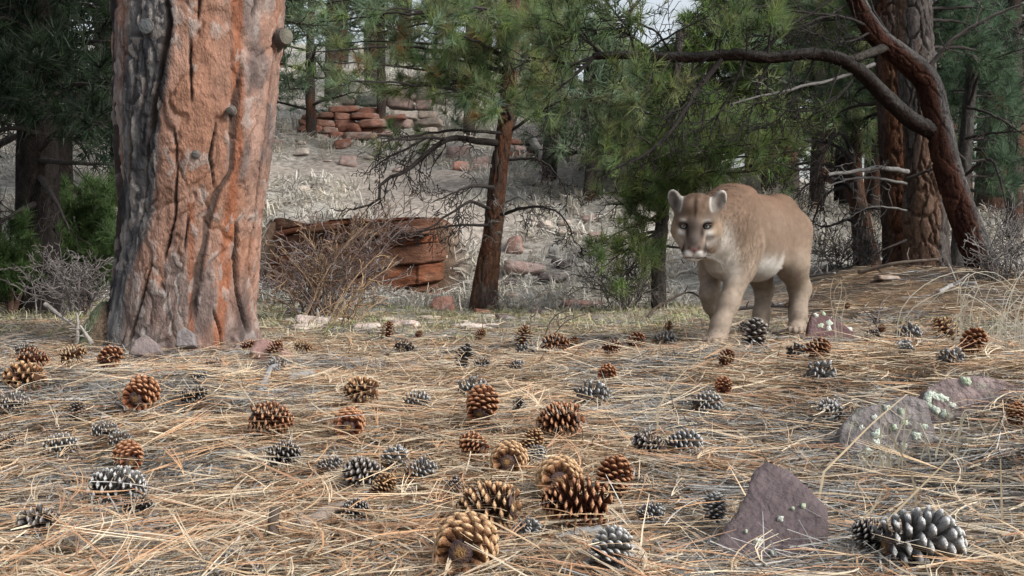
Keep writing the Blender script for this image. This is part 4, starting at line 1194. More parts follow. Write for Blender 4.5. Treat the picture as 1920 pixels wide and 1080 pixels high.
def lichen(parent, V, n, spots, seed, base, cols=((0.55, 0.62, 0.53), (0.68, 0.72, 0.66), (0.48, 0.56, 0.42))):
    """flat crusts of lichen lying on the face of a stone: spots (px, py, radius px)"""
    rng = np.random.default_rng(seed)
    o = np.array([0, 0, CAMZ])
    for px, py, rp in spots:
        dv = nrm(P(px, py, 1.0) - o)
        w = V - o
        t = w @ dv
        dist = np.linalg.norm(w - t[:, None] * dv, axis=1) + 0.02 * t
        j = np.argsort(dist)[:6]
        d = float(t[j[0]])
        c = V[j[0]] + n * 0.0015
        r = 1.25 * rp / FPX * d
        a = nrm(np.cross(n, [0.3, 0.1, 1.0])); b = np.cross(n, a)
        th = np.linspace(0, 2 * np.pi, 13)[:-1]
        rr = r * rng.uniform(0.55, 1.3, 12)
        rim = c + np.cos(th)[:, None] * a * rr[:, None] + np.sin(th)[:, None] * b * rr[:, None] - n * 0.004
        inn = c + 0.85 * (rim - c) + n * 0.0045
        VV = np.concatenate([rim, inn, [c + n * 0.005]])
        i = np.arange(12); k = (i + 1) % 12
        mb = MB()
        mb.add(VV, np.stack([i + 12, k + 12, 0 * i + 24], -1), np.stack([i, k, k + 12, i + 12], -1), cols[rng.integers(0, len(cols))])
        mb.part("lichen_spot", M_LICHEN, base, True).parent = parent

def slab_rock(name, poly, at, normal, thick, seed, col, label, spots=(), mat=None, bumpy=0.05):
    V, F, n = slab(poly, at, normal, thick, seed, bumpy)
    base = np.array([V[:, 0].mean(), V[:, 1].mean(), V[:, 2].min()])
    r = root(name, base, label, "rock")
    c = np.broadcast_to(col, V.shape) * (1 + 0.15 * fbm(V * 14 + seed, 3))[:, None]
    part("stone", V, F, mat or M_ROCK2, r, c, False)
    lichen(r.children[0], V, n, spots, seed, r)
    return r

M_LROCK = attr_mat("lichened_sandstone", 0.95, 30, 0.35, 0.9, 60, tint=((0.27, 0.29, 0.24), 16.0, 0.54, 0.75))
M_ROCK2 = attr_mat("purple_sandstone", 0.9, 22, 0.22, 0.5, 70, tint=((0.165, 0.135, 0.135), 12.0, 0.56, 0.5))

def near_rocks():
    g = ground(1410, 1052); g[2] += 0.015
    slab_rock("flat_rock", [(1300, 1095), (1350, 1000), (1392, 940), (1410, 886), (1438, 862), (1476, 876), (1512, 906), (1550, 945), (1548, 990), (1500, 1050), (1430, 1098)],
              g, (-0.18, -0.62, 0.78), 0.07, 3, PURP, "flat purple-grey wedge of sandstone poking up through the needles",
              [(1478, 913, 7), (1462, 970, 5), (1418, 1022, 8), (1505, 950, 4), (1447, 1040, 4), (1488, 953, 3), (1400, 1000, 3)])
    g = ground(1680, 850); g[2] += 0.015
    slab_rock("lichen_rock", [(1562, 890), (1574, 800), (1606, 764), (1650, 754), (1700, 738), (1742, 748), (1758, 810), (1748, 865), (1690, 905), (1615, 908)],
              g, (-0.10, -0.86, 0.5), 0.16, 5, np.array([0.155, 0.14, 0.14]), "rounded grey boulder patched with pale green lichen among needles",
              [(1648, 815, 9), (1640, 835, 7), (1715, 815, 8), (1663, 762, 6), (1676, 800, 5), (1698, 845, 7), (1660, 850, 6), (1612, 800, 5), (1700, 790, 6), (1625, 850, 7), (1735, 800, 6), (1690, 765, 5), (1640, 780, 5)], M_LROCK, 0.10)
    g = ground(1810, 785); g[2] += 0.015
    slab_rock("lichen_rock", [(1732, 730), (1765, 708), (1825, 702), (1885, 710), (1925, 730), (1920, 800), (1850, 825), (1790, 835), (1750, 815), (1736, 765)],
              g, (-0.05, -0.86, 0.5), 0.16, 6, np.array([0.185, 0.145, 0.142]), "pinkish boulder with bright green lichen crust on its edge",
              [(1811, 717, 8), (1753, 742, 10), (1744, 752, 6), (1770, 748, 8), (1775, 775, 7), (1760, 765, 5), (1738, 757, 5), (1764, 735, 8), (1780, 760, 6), (1748, 770, 7)], M_LROCK, 0.09)
    g = ground(1555, 640); g = P(1555, 640, 5.0)
    g[2] = Hs(g[0], g[1]) - 0.02
    at = P(1555, 612, 4.95)
    slab_rock("spotted_rock", [(1513, 640), (1516, 600), (1524, 584), (1546, 588), (1572, 600), (1600, 622), (1603, 642), (1570, 655), (1530, 655)],
              at, (-0.10, -0.85, 0.5), 0.10, 7, np.array([0.125, 0.075, 0.078]), "purple-red rock with round pale lichen spots by the lion's hind paw",
              [(1538, 610, 5), (1555, 605, 6), (1555, 615, 5), (1530, 589, 4), (1592, 618, 5), (1545, 588, 4)])
    at = P(505, 655, 4.35)
    slab_rock("pink_rock", [(468, 655), (478, 640), (500, 634), (530, 650), (552, 665), (535, 680), (495, 680)], at, (0.15, -0.7, 0.7), 0.08, 8, np.array([0.25, 0.155, 0.14]), "smooth pink slab lying at the foot of the massive trunk")
    at = P(272, 645, 4.35)
    slab_rock("grey_rock", [(240, 662), (252, 638), (272, 626), (292, 640), (300, 658), (275, 668)], at, (-0.05, -0.85, 0.5), 0.10, 9, np.array([0.20, 0.165, 0.16]), "angular pinkish-grey rock against the base of the massive trunk")
    at = P(335, 630, 4.55)
    slab_rock("grey_rock", [(328, 650), (332, 622), (345, 612), (362, 624), (366, 648)], at, (0, -0.95, 0.3), 0.06, 10, np.array([0.19, 0.17, 0.17]), "small grey stone wedged into the bark at the trunk's foot")

def hill_rocks():
    # px, py (where it rests), width px, height px, colour, tilt, label
    K = [
        (985, 515, 88, 28, PINK, "wide pink slab beside the slim young pine"),
        (955, 535, 40, 14, PURP, "dark flat stone tucked under the wide pink slab"),
        (1035, 530, 60, 18, PURP, "reddish stone pile beside the wide pink slab"),
        (830, 582, 44, 34, np.array([0.36, 0.20, 0.16]), "upright triangular pink stone left of the slim young pine's base in grass"),
        (1092, 580, 100, 20, np.array([0.40, 0.25, 0.21]), "long low pink ledge stone at the edge of the flat"),
        (905, 590, 34, 12, REDR, "small red stone in front of the slim young pine"),
        (950, 600, 50, 10, np.array([0.14, 0.11, 0.10]), "flat dark stone in front of the slim young pine"),
        (1015, 590, 48, 10, np.array([0.13, 0.10, 0.09]), "low dark stone on the flat before the long pink ledge stone"),
        (960, 560, 30, 14, BUFF, "buff pebble stone beside the slim young pine's roots"),
        (655, 310, 42, 22, PINK, "pink boulder in the grass below the stone ledge"),
        (568, 290, 32, 12, PALE, "pale overhanging stone on the grassy slope"),
        (518, 275, 26, 14, PINK, "small pink stone near the massive trunk's edge on the slope"),
        (645, 278, 36, 18, REDR, "reddish stone half under the bushy pine on the slope"),
        (860, 300, 46, 30, PINK, "blocky pink stone left of the slim young pine's stem on the slope"),
        (865, 318, 34, 20, np.array([0.42, 0.23, 0.18]), "salmon-coloured stone below the blocky pink stone"),
        (902, 318, 40, 26, PINK, "squared pink stone touching the slim young pine's stem in view"),
        (855, 290, 34, 28, GREYR, "grey block with a dark hollow on the slope"),
        (992, 347, 36, 14, GREYR, "flat grey stone alone in the grass"),
        (1045, 290, 40, 26, PALE, "pale boulder at the end of the tumbled stones"),
        (1075, 300, 36, 20, PALE, "pale boulder above the long slope beside the tumbled stones"),
        (1072, 310, 14, 10, np.array([0.05, 0.05, 0.05]), "small black stone in the pale slope grass"),
        (1110, 415, 36, 16, PINK, "pink flagstone half way down the slope"),
        (1115, 450, 30, 16, PINK, "pink stone below the flagstone"),
        (1055, 440, 22, 12, BUFF, "buff stone in the grass on the slope"),
        (1040, 485, 22, 28, GREYR, "small upright grey-green stone on the slope"),
        (1060, 500, 34, 14, PURP, "flat reddish stone beside the upright grey-green stone"),
        (965, 470, 38, 30, np.array([0.33, 0.21, 0.18]), "reddish broken rock right behind the slim young pine"),
        (1125, 340, 30, 14, PINK, "pink stone under the hanging bough on the slope"),
        (1165, 450, 30, 12, BUFF, "buff stone near the small dark-stemmed pine"),
        (1000, 415, 26, 10, PALE, "pale flat stone up from the wide pink slab"),
        (590, 612, 70, 22, np.array([0.45, 0.37, 0.33]), "pale pink low rock under the bare shrub"),
        (690, 618, 60, 14, BUFF, "flat buff stone on the path past the bare shrub"),
        (760, 612, 50, 12, np.array([0.40, 0.31, 0.28]), "flat pinkish stone on the flat before the grass"),
        (560, 592, 60, 12, np.array([0.12, 0.11, 0.11]), "dark flat stone beside the massive trunk's foot"),
        (1560, 505, 30, 10, GREYR, "grey stone under the dead snag"),
        (1660, 525, 50, 10, np.array([0.28, 0.21, 0.17]), "low brown stone on the needle-covered rise"),
    ]
    for i, (px, py, w, h, col, lab) in enumerate(K):
        g = ground(px, py)
        d = g[1]
        sx = w / FPX * d
        sz = h / FPX * d * 1.2
        rock("rock", g, (sx * 0.98, sx * 0.8, sz), (RNG.uniform(-0.15, 0.15), RNG.uniform(-0.15, 0.15), RNG.uniform(-0.4, 0.4)), 200 + i, col, lab, sub=3, sink=0.22)
    # small stones of the slope
    rng = np.random.default_rng(77)
    for i in range(46):
        px, py = rng.uniform(500, 1240), rng.uniform(262, 520)
        if 490 < px < 900 and 360 < py < 600: continue
        g = ground(px, py)
        s = rng.uniform(0.08, 0.22)
        rock("stone", g, (s, s * 0.8, s * rng.uniform(0.3, 0.6)), (0, 0, rng.uniform(0, 6)), 300 + i, [PINK, BUFF, PALE, PURP][i % 4], "small loose %s sandstone lying in the dry slope grass" % ["pink", "buff", "whitish", "purple-grey"][i % 4], "stone", "loose stones on the grassy slope", sub=2, sink=0.3)
    # chips of stone on the flat behind the shrub
    for i in range(26):
        px, py = rng.uniform(540, 1000), rng.uniform(592, 622)
        g = ground(px, py)
        s = rng.uniform(0.06, 0.16)
        rock("stone_chip", g, (s * 1.5, s, s * 0.3), (0, 0, rng.uniform(0, 6)), 360 + i, [PALE, BUFF, np.array([0.45, 0.39, 0.36])][i % 3], "flat %s stone chip on the ground before the bare shrub" % ["whitish", "buff", "pale pink"][i % 3], "stone", "stone chips on the flat", sub=2, sink=0.25)

def ledge(name, label, rows, seed, cat="stone ledge", cols=(REDR, np.array([0.27, 0.145, 0.11]), np.array([0.30, 0.20, 0.17]))):
    """courses of natural stone: rows of (px0, px1, py, d, height px)"""
    rng = np.random.default_rng(seed)
    px0, px1, py, d, h = rows[-1]
    b = P((px0 + px1) / 2, py, d)
    r = root(name, b, label, cat)
    for px0, px1, py, d, h in rows:
        x = px0
        while x < px1:
            w = rng.uniform(26, 62)
            c = P(x + w / 2, py - h / 2 + rng.uniform(-2, 2), d + rng.uniform(-0.12, 0.12))
            sz = np.array([w * 1.06, w * 0.9, h * 1.25]) / FPX * d
            V, F = rock_geo(sz, int(rng.integers(1e6)), 3, 2, 0.035)
            V = V @ rotm(rng.uniform(-0.08, 0.08), rng.uniform(-0.10, 0.10), rng.uniform(-0.25, 0.25)).T + c
            part("stone", V, F, M_ROCK, r, np.broadcast_to(np.asarray(cols[rng.integers(0, len(cols))]) * rng.uniform(0.8, 1.15), V.shape))
            x += w * rng.uniform(0.9, 1.05)
    return r

def ledges():
    mk = lambda px0, px1, py, h: (px0, px1, py, ground((px0 + px1) / 2, py + 6)[1], h)
    gd = ground(640, 262)[1]
    rows = [(610, 705, 214, gd + 0.7, 13), (575, 720, 226, gd + 0.5, 12), (560, 715, 238, gd + 0.35, 13), (560, 700, 250, gd + 0.2, 13), (590, 690, 262, gd, 13)]
    ledge("stone_ledge", "tumbled ledge of stacked red sandstone on the upper slope", rows, 51)
    gd = ground(760, 268)[1]
    rows = [(735, 800, 188, gd + 1.3, 22), (725, 800, 208, gd + 1.0, 20), (735, 790, 224, gd + 0.7, 15), (725, 800, 240, gd + 0.4, 15), (700, 780, 256, gd + 0.15, 14), (640, 740, 200, gd + 1.1, 20)]
    ledge("stone_ledge", "heap of pale lichened blocks rising beside the red stone ledge", rows, 52, cols=(PALE, GREYR, BUFF, PINK))
    gd = ground(1000, 306)[1]
    rows = [(955, 1015, 272, gd + 0.5, 11), (960, 1020, 284, gd + 0.35, 11), (950, 1025, 296, gd + 0.15, 11), (955, 1015, 306, gd, 11)]
    ledge("stone_ledge", "low stack of thin reddish stones right of the slim young pine", rows, 53, cols=(PINK, PURP, REDR))
    # leaning grey slab at the end of the thin stack
    g = ground(1012, 304)
    rock("leaning_stone", P(1010, 300, g[1] - 0.1), (0.12, 0.30, 0.50), (0.1, -0.6, 0.1), 410, GREYR, "thin grey slab leaning on the low stack of reddish stones", sub=3, sink=0.15)

def red_bank():
    """the cut bank: beds of red sandstone standing in front of the raw earth"""
    base = np.array([-1.6, 11.2, Hs(-1.6, 11.0)])
    r = root("red_sandstone_bank", base, "cut bank of layered red sandstone and clay below the grass", "rock bank")
    rng = np.random.default_rng(61)
    nx_, nz_ = 200, 110
    X = np.linspace(-3.0, -0.30, nx_)
    yb = bank_y(X)
    z0 = H(X, yb - 0.30) - 0.08
    z1 = H(X, yb + 0.22) + 0.01
    u = np.linspace(0, 1, nz_)
    Z = z0[:, None] + (z1 - z0)[:, None] * u[None]
    XX = np.broadcast_to(X[:, None], Z.shape)
    q = np.stack([XX, 0 * Z, Z], -1)
    bedz = Z - 0.13 * (XX + 1.8) + 0.09 * fbm(q * [1.5, 1, 3], 3)          # tilted bedding
    edges = np.cumsum(rng.choice([0.045, 0.07, 0.11, 0.20], 40)) - 1.0
    li = np.searchsorted(edges, bedz)
    off = rng.uniform(-1, 1, 60)
    jn = np.floor((XX + 0.25 * off[(li * 7) % 60] * 3) / (0.35 + 0.5 * np.abs(off[(li * 5 + 3) % 60]))).astype(int)   # joints along each bed
    blk = off[(li * 11 + jn * 17) % 60]
    dist_e = np.minimum(np.abs(bedz - edges[np.clip(li - 1, 0, 39)]), np.abs(bedz - edges[np.clip(li, 0, 39)]))
    ero = sstep(0.18, 0.5, fbm(q * [2.2, 1, 3.0] + 8, 3))
    out = (0.030 * off[li % 60] + 0.030 * blk) * (1 - 0.45 * ero) * 1.3 + 0.07 * fbm(q * [2.0, 1, 2.6], 3) + 0.022 * fbm(q * [9, 1, 22], 3) - 0.055 * (1 - sstep(0.002, 0.016, dist_e)) * (1 - 0.5 * ero)
    Y = yb[:, None] - 0.27 + 0.26 * u[None] ** 1.5 - out + 0.45 * (1 - sstep(-3.0, -2.2, X) * (1 - sstep(-0.95, -0.30, X)))[:, None]
    V = np.stack([XX, Y, Z], -1).reshape(-1, 3)
    a = np.arange(nx_ - 1)[:, None] * nz_ + np.arange(nz_ - 1)[None]
    F = np.stack([a, a + nz_, a + nz_ + 1, a + 1], -1).reshape(-1, 4)
    pal = np.array([[0.19, 0.098, 0.060], [0.17, 0.092, 0.062], [0.225, 0.135, 0.080], [0.15, 0.098, 0.072], [0.20, 0.105, 0.064], [0.24, 0.15, 0.095]])
    c = np.array([0.98, 0.74, 0.66]) * pal[(li * 3) % 6] * (1 + 0.18 * blk + 0.25 * fbm(q * 5, 3))[..., None]
    c = c * (1 - 0.6 * ero[..., None]) + np.array([0.19, 0.125, 0.088]) * 0.6 * ero[..., None]
    part("bedded_face", V, F, M_ROCKRED, r, c.reshape(-1, 3))
    for k, (px, py, w, h) in enumerate([(610, 428, 60, 12), (770, 436, 70, 16), (690, 440, 60, 12)]):
        c0 = P(px, py, 11.25)
        c0[1] = float(bank_y(c0[:1])[0]) - 0.10
        V, F = rock_geo(np.array([w * 1.1, w * 1.1, h * 1.3]) / FPX * 11.2, 700 + k, 3, 2, 0.03)
        V = V @ rotm(0, -0.1, rng.uniform(-0.2, 0.2)).T + c0
        part("bed", V, F, M_ROCKRED, r, np.broadcast_to(pal[k % 6] * 0.95, V.shape))
near_rocks()
hill_rocks()
ledges()
red_bank()
# ================================================================== SHRUBS, STICKS, TALL GRASS
def bare_shrub(name, px, py, d, fan, n, col, label, seed, r=0.006, kids=5, klen=0.3, sub=2, group=None):
    """fan: list of (px, py) tips"""
    b = P(px, py, d); b[2] = Hs(b[0], b[1]) - 0.02
    T = Tree(name, b, label, group, "shrub", seed)
    rng = T.rng
    fan = np.array(fan, float)
    # stems in batches: each stem with its twigs is one part
    for k in range(n):
        t = fan[rng.integers(0, len(fan))] + rng.normal(0, 16, 2)
        s0 = b + [rng.normal(0, 0.10), rng.normal(0, 0.08), 0]
        e = P(t[0], t[1], d + rng.uniform(-0.4, 0.5))
        c = np.asarray(col[rng.integers(0, len(col))])
        T.branch([s0, s0 * 0.55 + e * 0.45 + [0, 0, 0.12 * np.linalg.norm(e - s0)], e], r * rng.uniform(0.7, 1.2), 0.0022, kids, klen, sub, False, -0.1, c, tmin=0.25, name="stem", n=10)
    return T

def shrubs():
    fan = [(500, 470), (520, 430), (550, 450), (580, 420), (610, 440), (640, 430), (670, 450), (700, 420), (730, 440), (760, 400), (510, 520), (540, 500), (560, 400), (650, 480), (690, 500), (600, 470), (495, 560), (780, 380), (720, 520)]
    bare_shrub("bare_shrub", 602, 602, 7.6, fan, 44, [(0.17, 0.125, 0.12), (0.20, 0.175, 0.17), (0.15, 0.10, 0.09), (0.25, 0.175, 0.12)], "large leafless shrub of grey and reddish twigs before the red bank", 21, 0.0065, 7, 0.30, 3)
    b = P(604, 606, 7.3)
    T = Tree("dead_stump", np.array([b[0], b[1], Hs(b[0], b[1]) - 0.02]), "short grey splintered stump at the bare shrub's foot", cat="stump", seed=22)
    for pts, r0, r1 in (([(600, 628, 7.3), (598, 600, 7.3), (594, 578, 7.3)], 0.03, 0.006), ([(606, 628, 7.3), (612, 605, 7.3), (620, 590, 7.3)], 0.028, 0.006), ([(600, 628, 7.25), (605, 610, 7.25), (603, 592, 7.25)], 0.032, 0.01)):
        T.branch(pix_path(pts), r0, r1, 2, 0.06, 0, False, 0, (0.26, 0.25, 0.245), name="splinter")
    fan = [(690, 500), (720, 470), (750, 430), (780, 410), (820, 385), (700, 440)]
    bare_shrub("bare_shrub", 640, 640, 6.6, [(660, 560), (700, 520), (740, 480), (690, 590), (650, 560), (720, 550)], 9, [(0.36, 0.25, 0.15), (0.30, 0.20, 0.13)], "thin straw-brown shoots rising beside the large bare shrub", 23, 0.005, 4, 0.2, 1)
    bare_shrub("bare_shrub", 130, 560, 6.9, [(60, 500), (90, 480), (120, 500), (160, 490), (200, 500), (30, 520), (170, 530), (215, 540), (110, 530), (240, 520), (75, 470)], 26, [(0.14, 0.125, 0.12), (0.18, 0.165, 0.16)], "pale grey leafless scrub under the low green bush", 24, 0.005, 6, 0.25, 3)
    bare_shrub("bare_shrub", 1890, 560, 7.4, [(1860, 420), (1890, 400), (1910, 440), (1920, 380), (1870, 480), (1900, 490), (1930, 470), (1850, 500), (1840, 460)], 24, [(0.12, 0.11, 0.105), (0.17, 0.16, 0.155)], "leafless grey scrub right of the leaning pine's foot", 25, 0.005, 6, 0.28, 3)
    bare_shrub("bare_shrub", 1160, 560, 8.9, [(1110, 480), (1130, 500), (1160, 480), (1190, 500), (1210, 520), (1100, 530), (1140, 450), (1230, 540), (1170, 520)], 22, [(0.09, 0.08, 0.07), (0.14, 0.13, 0.12)], "dark leafless scrub at the small dark-stemmed pine's foot", 26, 0.005, 6, 0.26, 3)
    bare_shrub("bare_shrub", 1580, 520, 9.4, [(1540, 450), (1560, 470), (1600, 460), (1640, 450), (1530, 490), (1660, 480), (1580, 440)], 20, [(0.10, 0.09, 0.085), (0.15, 0.14, 0.135)], "brushy leafless scrub behind the lion's hindquarters", 27, 0.005, 6, 0.26, 3)
    bare_shrub("bare_shrub", 990, 245, 16.0, [(960, 220), (990, 210), (1020, 220), (1040, 240), (975, 240)], 16, [(0.26, 0.24, 0.25), (0.30, 0.28, 0.29)], "hazy grey leafless bush above the low stack of stones", 28, 0.008, 6, 0.4, 3)
    # small sapling stems on the flat
    bare_shrub("bare_sapling", 1020, 640, 5.6, [(1015, 560), (1030, 575), (1050, 560), (1060, 585)], 3, [(0.24, 0.2, 0.17)], "two thin leafless saplings on the flat before the long pink ledge stone", 29, 0.004, 4, 0.12, 0)
    bare_shrub("bare_sapling", 1640, 620, 4.9, [(1655, 570), (1660, 568)], 1, [(0.13, 0.11, 0.10)], "single short dark twig standing past the spotted rock", 30, 0.004, 1, 0.04, 0)
    bare_shrub("bare_sapling", 1622, 622, 4.8, [(1624, 576)], 1, [(0.12, 0.10, 0.09)], "bare upright dark peg of twig next to the spotted rock", 31, 0.004, 1, 0.03, 0)

def stick(name, pts, r0, r1, col, label, seed, kids=3, klen=0.05, lift=0.0):
    rng = np.random.default_rng(seed)
    W = []
    for px, py, dz in pts:
        g = ground(px, py)
        W.append(g + [0, 0, r0 * 0.7 + dz])
    T = Tree(name, np.array(W[0]), label, cat="stick", seed=seed)
    p = resample(np.array(W), 18)
    p = p + rng.normal(0, 0.06, p.shape) * r0
    mb = MB()
    tube(mb, p, np.linspace(r0, r1, 18) * rng.uniform(0.85, 1.15, 18), 9, col)
    mb.part("wood", M_TWIG, T.r, True)
    for k in range(kids):
        i = rng.integers(3, 15)
        dv = nrm(rng.normal(0, 1, 3) + [0, 0, 0.6])
        mb = MB()
        tube(mb, [p[i], p[i] + dv * klen * 0.6, p[i] + dv * klen + rng.normal(0, 0.01, 3)], [r1 * 0.8, r1 * 0.6, r1 * 0.3], 5, col)
        mb.part("twig", M_TWIG, T.r, True)

def sticks():
    stick("fallen_stick", [(1216, 597, 0.0), (1245, 582, 0.05), (1290, 572, 0.10), (1318, 577, 0.06)], 0.012, 0.008, (0.085, 0.065, 0.055), "dark curved stick lying in front of the lion's raised paw", 1, 2, 0.08)
    stick("fallen_stick", [(1380, 588, 0.02), (1430, 586, 0.03), (1485, 585, 0.02)], 0.014, 0.010, (0.10, 0.09, 0.085), "grey-black stick lying under the lion's belly", 2)
    stick("fallen_branch", [(528, 1025, 0.0), (590, 1010, 0.015), (640, 995, 0.02), (690, 985, 0.01)], 0.013, 0.008, (0.20, 0.165, 0.14), "rough scaly brown branch half buried beside an upright broken peg", 3, 4, 0.03)
    stick("broken_peg", [(512, 1040, -0.02), (513, 1035, 0.02), (515, 1028, 0.045)], 0.009, 0.007, (0.10, 0.075, 0.06), "short dark broken peg standing upright in the needles", 4, 0)
    stick("grey_stick", [(1005, 1055, 0.0), (1060, 1042, 0.012), (1125, 1022, 0.01)], 0.011, 0.008, (0.22, 0.225, 0.23), "smooth grey stick lying under the brown cones", 5, 1, 0.03)
    stick("grey_stick", [(485, 745, 0.0), (500, 725, 0.02), (520, 705, 0.03)], 0.009, 0.005, (0.25, 0.25, 0.26), "bent grey twig beside the grey cone near the pink slab", 6, 3, 0.05)
    stick("grey_stick", [(545, 722, 0.01), (585, 714, 0.015)], 0.012, 0.011, (0.26, 0.25, 0.24), "short sawn-looking grey stick with a dark end", 7, 0)
    stick("grey_stick", [(275, 925, 0.0), (380, 918, 0.006), (500, 925, 0.0)], 0.008, 0.005, (0.24, 0.235, 0.23), "long thin grey stick nearly covered by needles", 8, 2, 0.03)
    stick("grey_stick", [(440, 888, 0.0), (478, 892, 0.004)], 0.009, 0.007, (0.20, 0.195, 0.19), "stubby grey stick beside the dark closed cone", 9, 0)
    stick("fallen_branch", [(1760, 560, 0.02), (1800, 548, 0.04), (1830, 550, 0.05)], 0.016, 0.010, (0.27, 0.26, 0.25), "bleached forked branch lying at the leaning pine's foot", 10, 4, 0.15)
    stick("fallen_branch", [(1610, 520, 0.02), (1680, 512, 0.06), (1760, 510, 0.08)], 0.016, 0.010, (0.14, 0.11, 0.09), "old brown limb lying across the foot of the twin trunks", 11, 2, 0.1)
    stick("fallen_branch", [(1490, 533, 0.02), (1530, 526, 0.03), (1565, 522, 0.03)], 0.014, 0.008, (0.24, 0.22, 0.21), "grey branch lying near the dead snag", 12, 3, 0.1)
    # mossy dead snag leaning on the big trunk
    b = P(180, 640, 4.9)
    T = Tree("broken_log", np.array([b[0], b[1], Hs(b[0], b[1]) - 0.03]), "mossy broken log end leaning against the massive trunk", cat="log", seed=40)
    T.trunk(pix_path([(165, 660, 4.75), (178, 625, 4.8), (192, 595, 4.85), (200, 572, 4.9)]), [0.055, 0.058, 0.05, 0.028], 40, 40, 0.03, 0.08, 0.012, lambda th, s, plate, fl, q: lerp(np.array([0.10, 0.075, 0.055]), np.array([0.10, 0.12, 0.075]), sstep(-0.2, 0.3, -th * 0.4 + fl)), seed=41, name="wood")
    for pts in ([(140, 660, 4.7), (146, 620, 4.7), (144, 586, 4.7)], [(172, 645, 4.65), (160, 625, 4.65), (150, 610, 4.65)], [(85, 570, 4.9), (110, 590, 4.85), (140, 612, 4.8)]):
        T.branch(pix_path(pts), 0.012, 0.004, 3, 0.08, 0, False, 0.0, (0.28, 0.26, 0.24), name="splinter")

def tall_grass():
    rng = np.random.default_rng(91)
    def clump(px, py, d, blades_, label, seed, col=(0.50, 0.465, 0.38), w=0.0014):
        b = P(px, py, d); b[2] = Hs(b[0], b[1]) - 0.01
        o = root("dry_grass_clump", b, label, "grass clump")
        rg = np.random.default_rng(seed)
        for pts in blades_:
            q = resample(np.array([P(a, c, dd) for a, c, dd in pts]), 12)
            q[0, 2] = Hs(q[0, 0], q[0, 1]) - 0.01
            n = 12
            side = nrm(np.cross(np.gradient(q, axis=0), [0.2, 1, 0.3]))
            ww = w * np.linspace(1, 0.35, n)[:, None]
            V = np.stack([q - side * ww, q + side * ww + [0, 0.0006, 0]], 1).reshape(-1, 3)
            F = np.array([[2 * i, 2 * i + 1, 2 * i + 3, 2 * i + 2] for i in range(n - 1)])
            part("blade", V, F, M_GRASS, o, np.broadcast_to(np.asarray(col) * rg.uniform(0.75, 1.15), V.shape))
    # the big arching blades above the two brown cones
    B = [[(1680, 640, 3.0), (1690, 580, 3.0), (1740, 530, 3.0), (1820, 508, 3.0), (1880, 530, 3.0), (1925, 570, 3.0)],
         [(1835, 600, 3.0), (1800, 540, 3.0), (1820, 515, 3.0), (1860, 510, 3.0), (1910, 545, 3.0)],
         [(1680, 650, 2.9), (1700, 590, 2.9), (1760, 550, 2.9), (1840, 535, 2.9), (1920, 520, 2.9)]]
    for k in range(34):
        x0 = rng.uniform(1790, 1925)
        y0 = rng.uniform(600, 680)
        hx, hy = x0 + rng.uniform(-70, 60), y0 - rng.uniform(40, 120)
        ex, ey = hx + rng.uniform(-70, 80), hy + rng.uniform(-10, 60)
        B.append([(x0, y0, 2.9), ((x0 + hx) / 2, y0 * 0.35 + hy * 0.65, 2.9), (hx, hy, 2.9), (ex, ey, 2.9)])
    clump(1850, 640, 2.9, B, "tall bleached grass arching over the two brown cones at the clearing's edge", 1)
    B = []
    for k in range(30):
        x0, y0 = rng.uniform(1600, 1915), rng.uniform(830, 900)
        d = 1.75
        hx, hy = x0 + rng.uniform(-60, 50), y0 - rng.uniform(20, 110)
        ex, ey = hx + rng.uniform(-60, 60), hy + rng.uniform(-30, 50)
        B.append([(x0, y0, d), ((x0 + hx) / 2, y0 * 0.4 + hy * 0.6, d), (hx, hy, d), (ex, ey, d)])
    clump(1800, 860, 1.75, B, "thin dry grass sprouting in front of the lichen boulders", 2, (0.50, 0.45, 0.34), 0.0012)
    B = [[(1720, 970, 1.45), (1712, 900, 1.45), (1695, 860, 1.45), (1668, 815, 1.45)], [(1640, 1000, 1.4), (1690, 950, 1.4), (1740, 900, 1.4), (1790, 850, 1.4)],
         [(1530, 900, 1.6), (1590, 840, 1.6), (1640, 790, 1.6), (1700, 740, 1.6)], [(1370, 945, 1.5), (1450, 930, 1.45), (1560, 925, 1.45), (1640, 935, 1.45)],
         [(1600, 990, 1.4), (1640, 950, 1.4), (1655, 920, 1.4)], [(1880, 1000, 1.4), (1878, 930, 1.4), (1876, 860, 1.4)], [(1230, 775, 2.1), (1255, 730, 2.1), (1290, 690, 2.1)]]
    clump(1640, 960, 1.45, B, "loose straw stems lying across the purple rock and boulders", 3, (0.58, 0.48, 0.33), 0.0017)
    # fine grass stalks before the lion
    B = []
    for k in range(10):
        x0 = rng.uniform(1555, 1590)
        B.append([(x0, 650, 4.4), (x0 + rng.uniform(-6, 6), 600, 4.4), (x0 + rng.uniform(-14, 18), 540, 4.4), (x0 + rng.uniform(-18, 26), 520, 4.4)])
    clump(1570, 648, 4.4, B[:4], "few thin straw stalks behind the spotted rock", 4, (0.50, 0.45, 0.35), 0.0018)
shrubs()
sticks()
tall_grass()
# ================================================================== MOUNTAIN LION
CG_O = np.array([1.011, 4.90, 0.065])                    # ground below the withers
CG_A = rad(28)
CG_U = np.array([-math.sin(CG_A), -math.cos(CG_A), 0])   # the way it walks
CG_V = np.array([math.cos(CG_A), -math.sin(CG_A), 0])    # its left side
CG_W = np.array([0, 0, 1.0])

def cg_local(p):
    d = np.asarray(p) - CG_O
    return np.array([d @ CG_U, d @ CG_V, d @ CG_W])

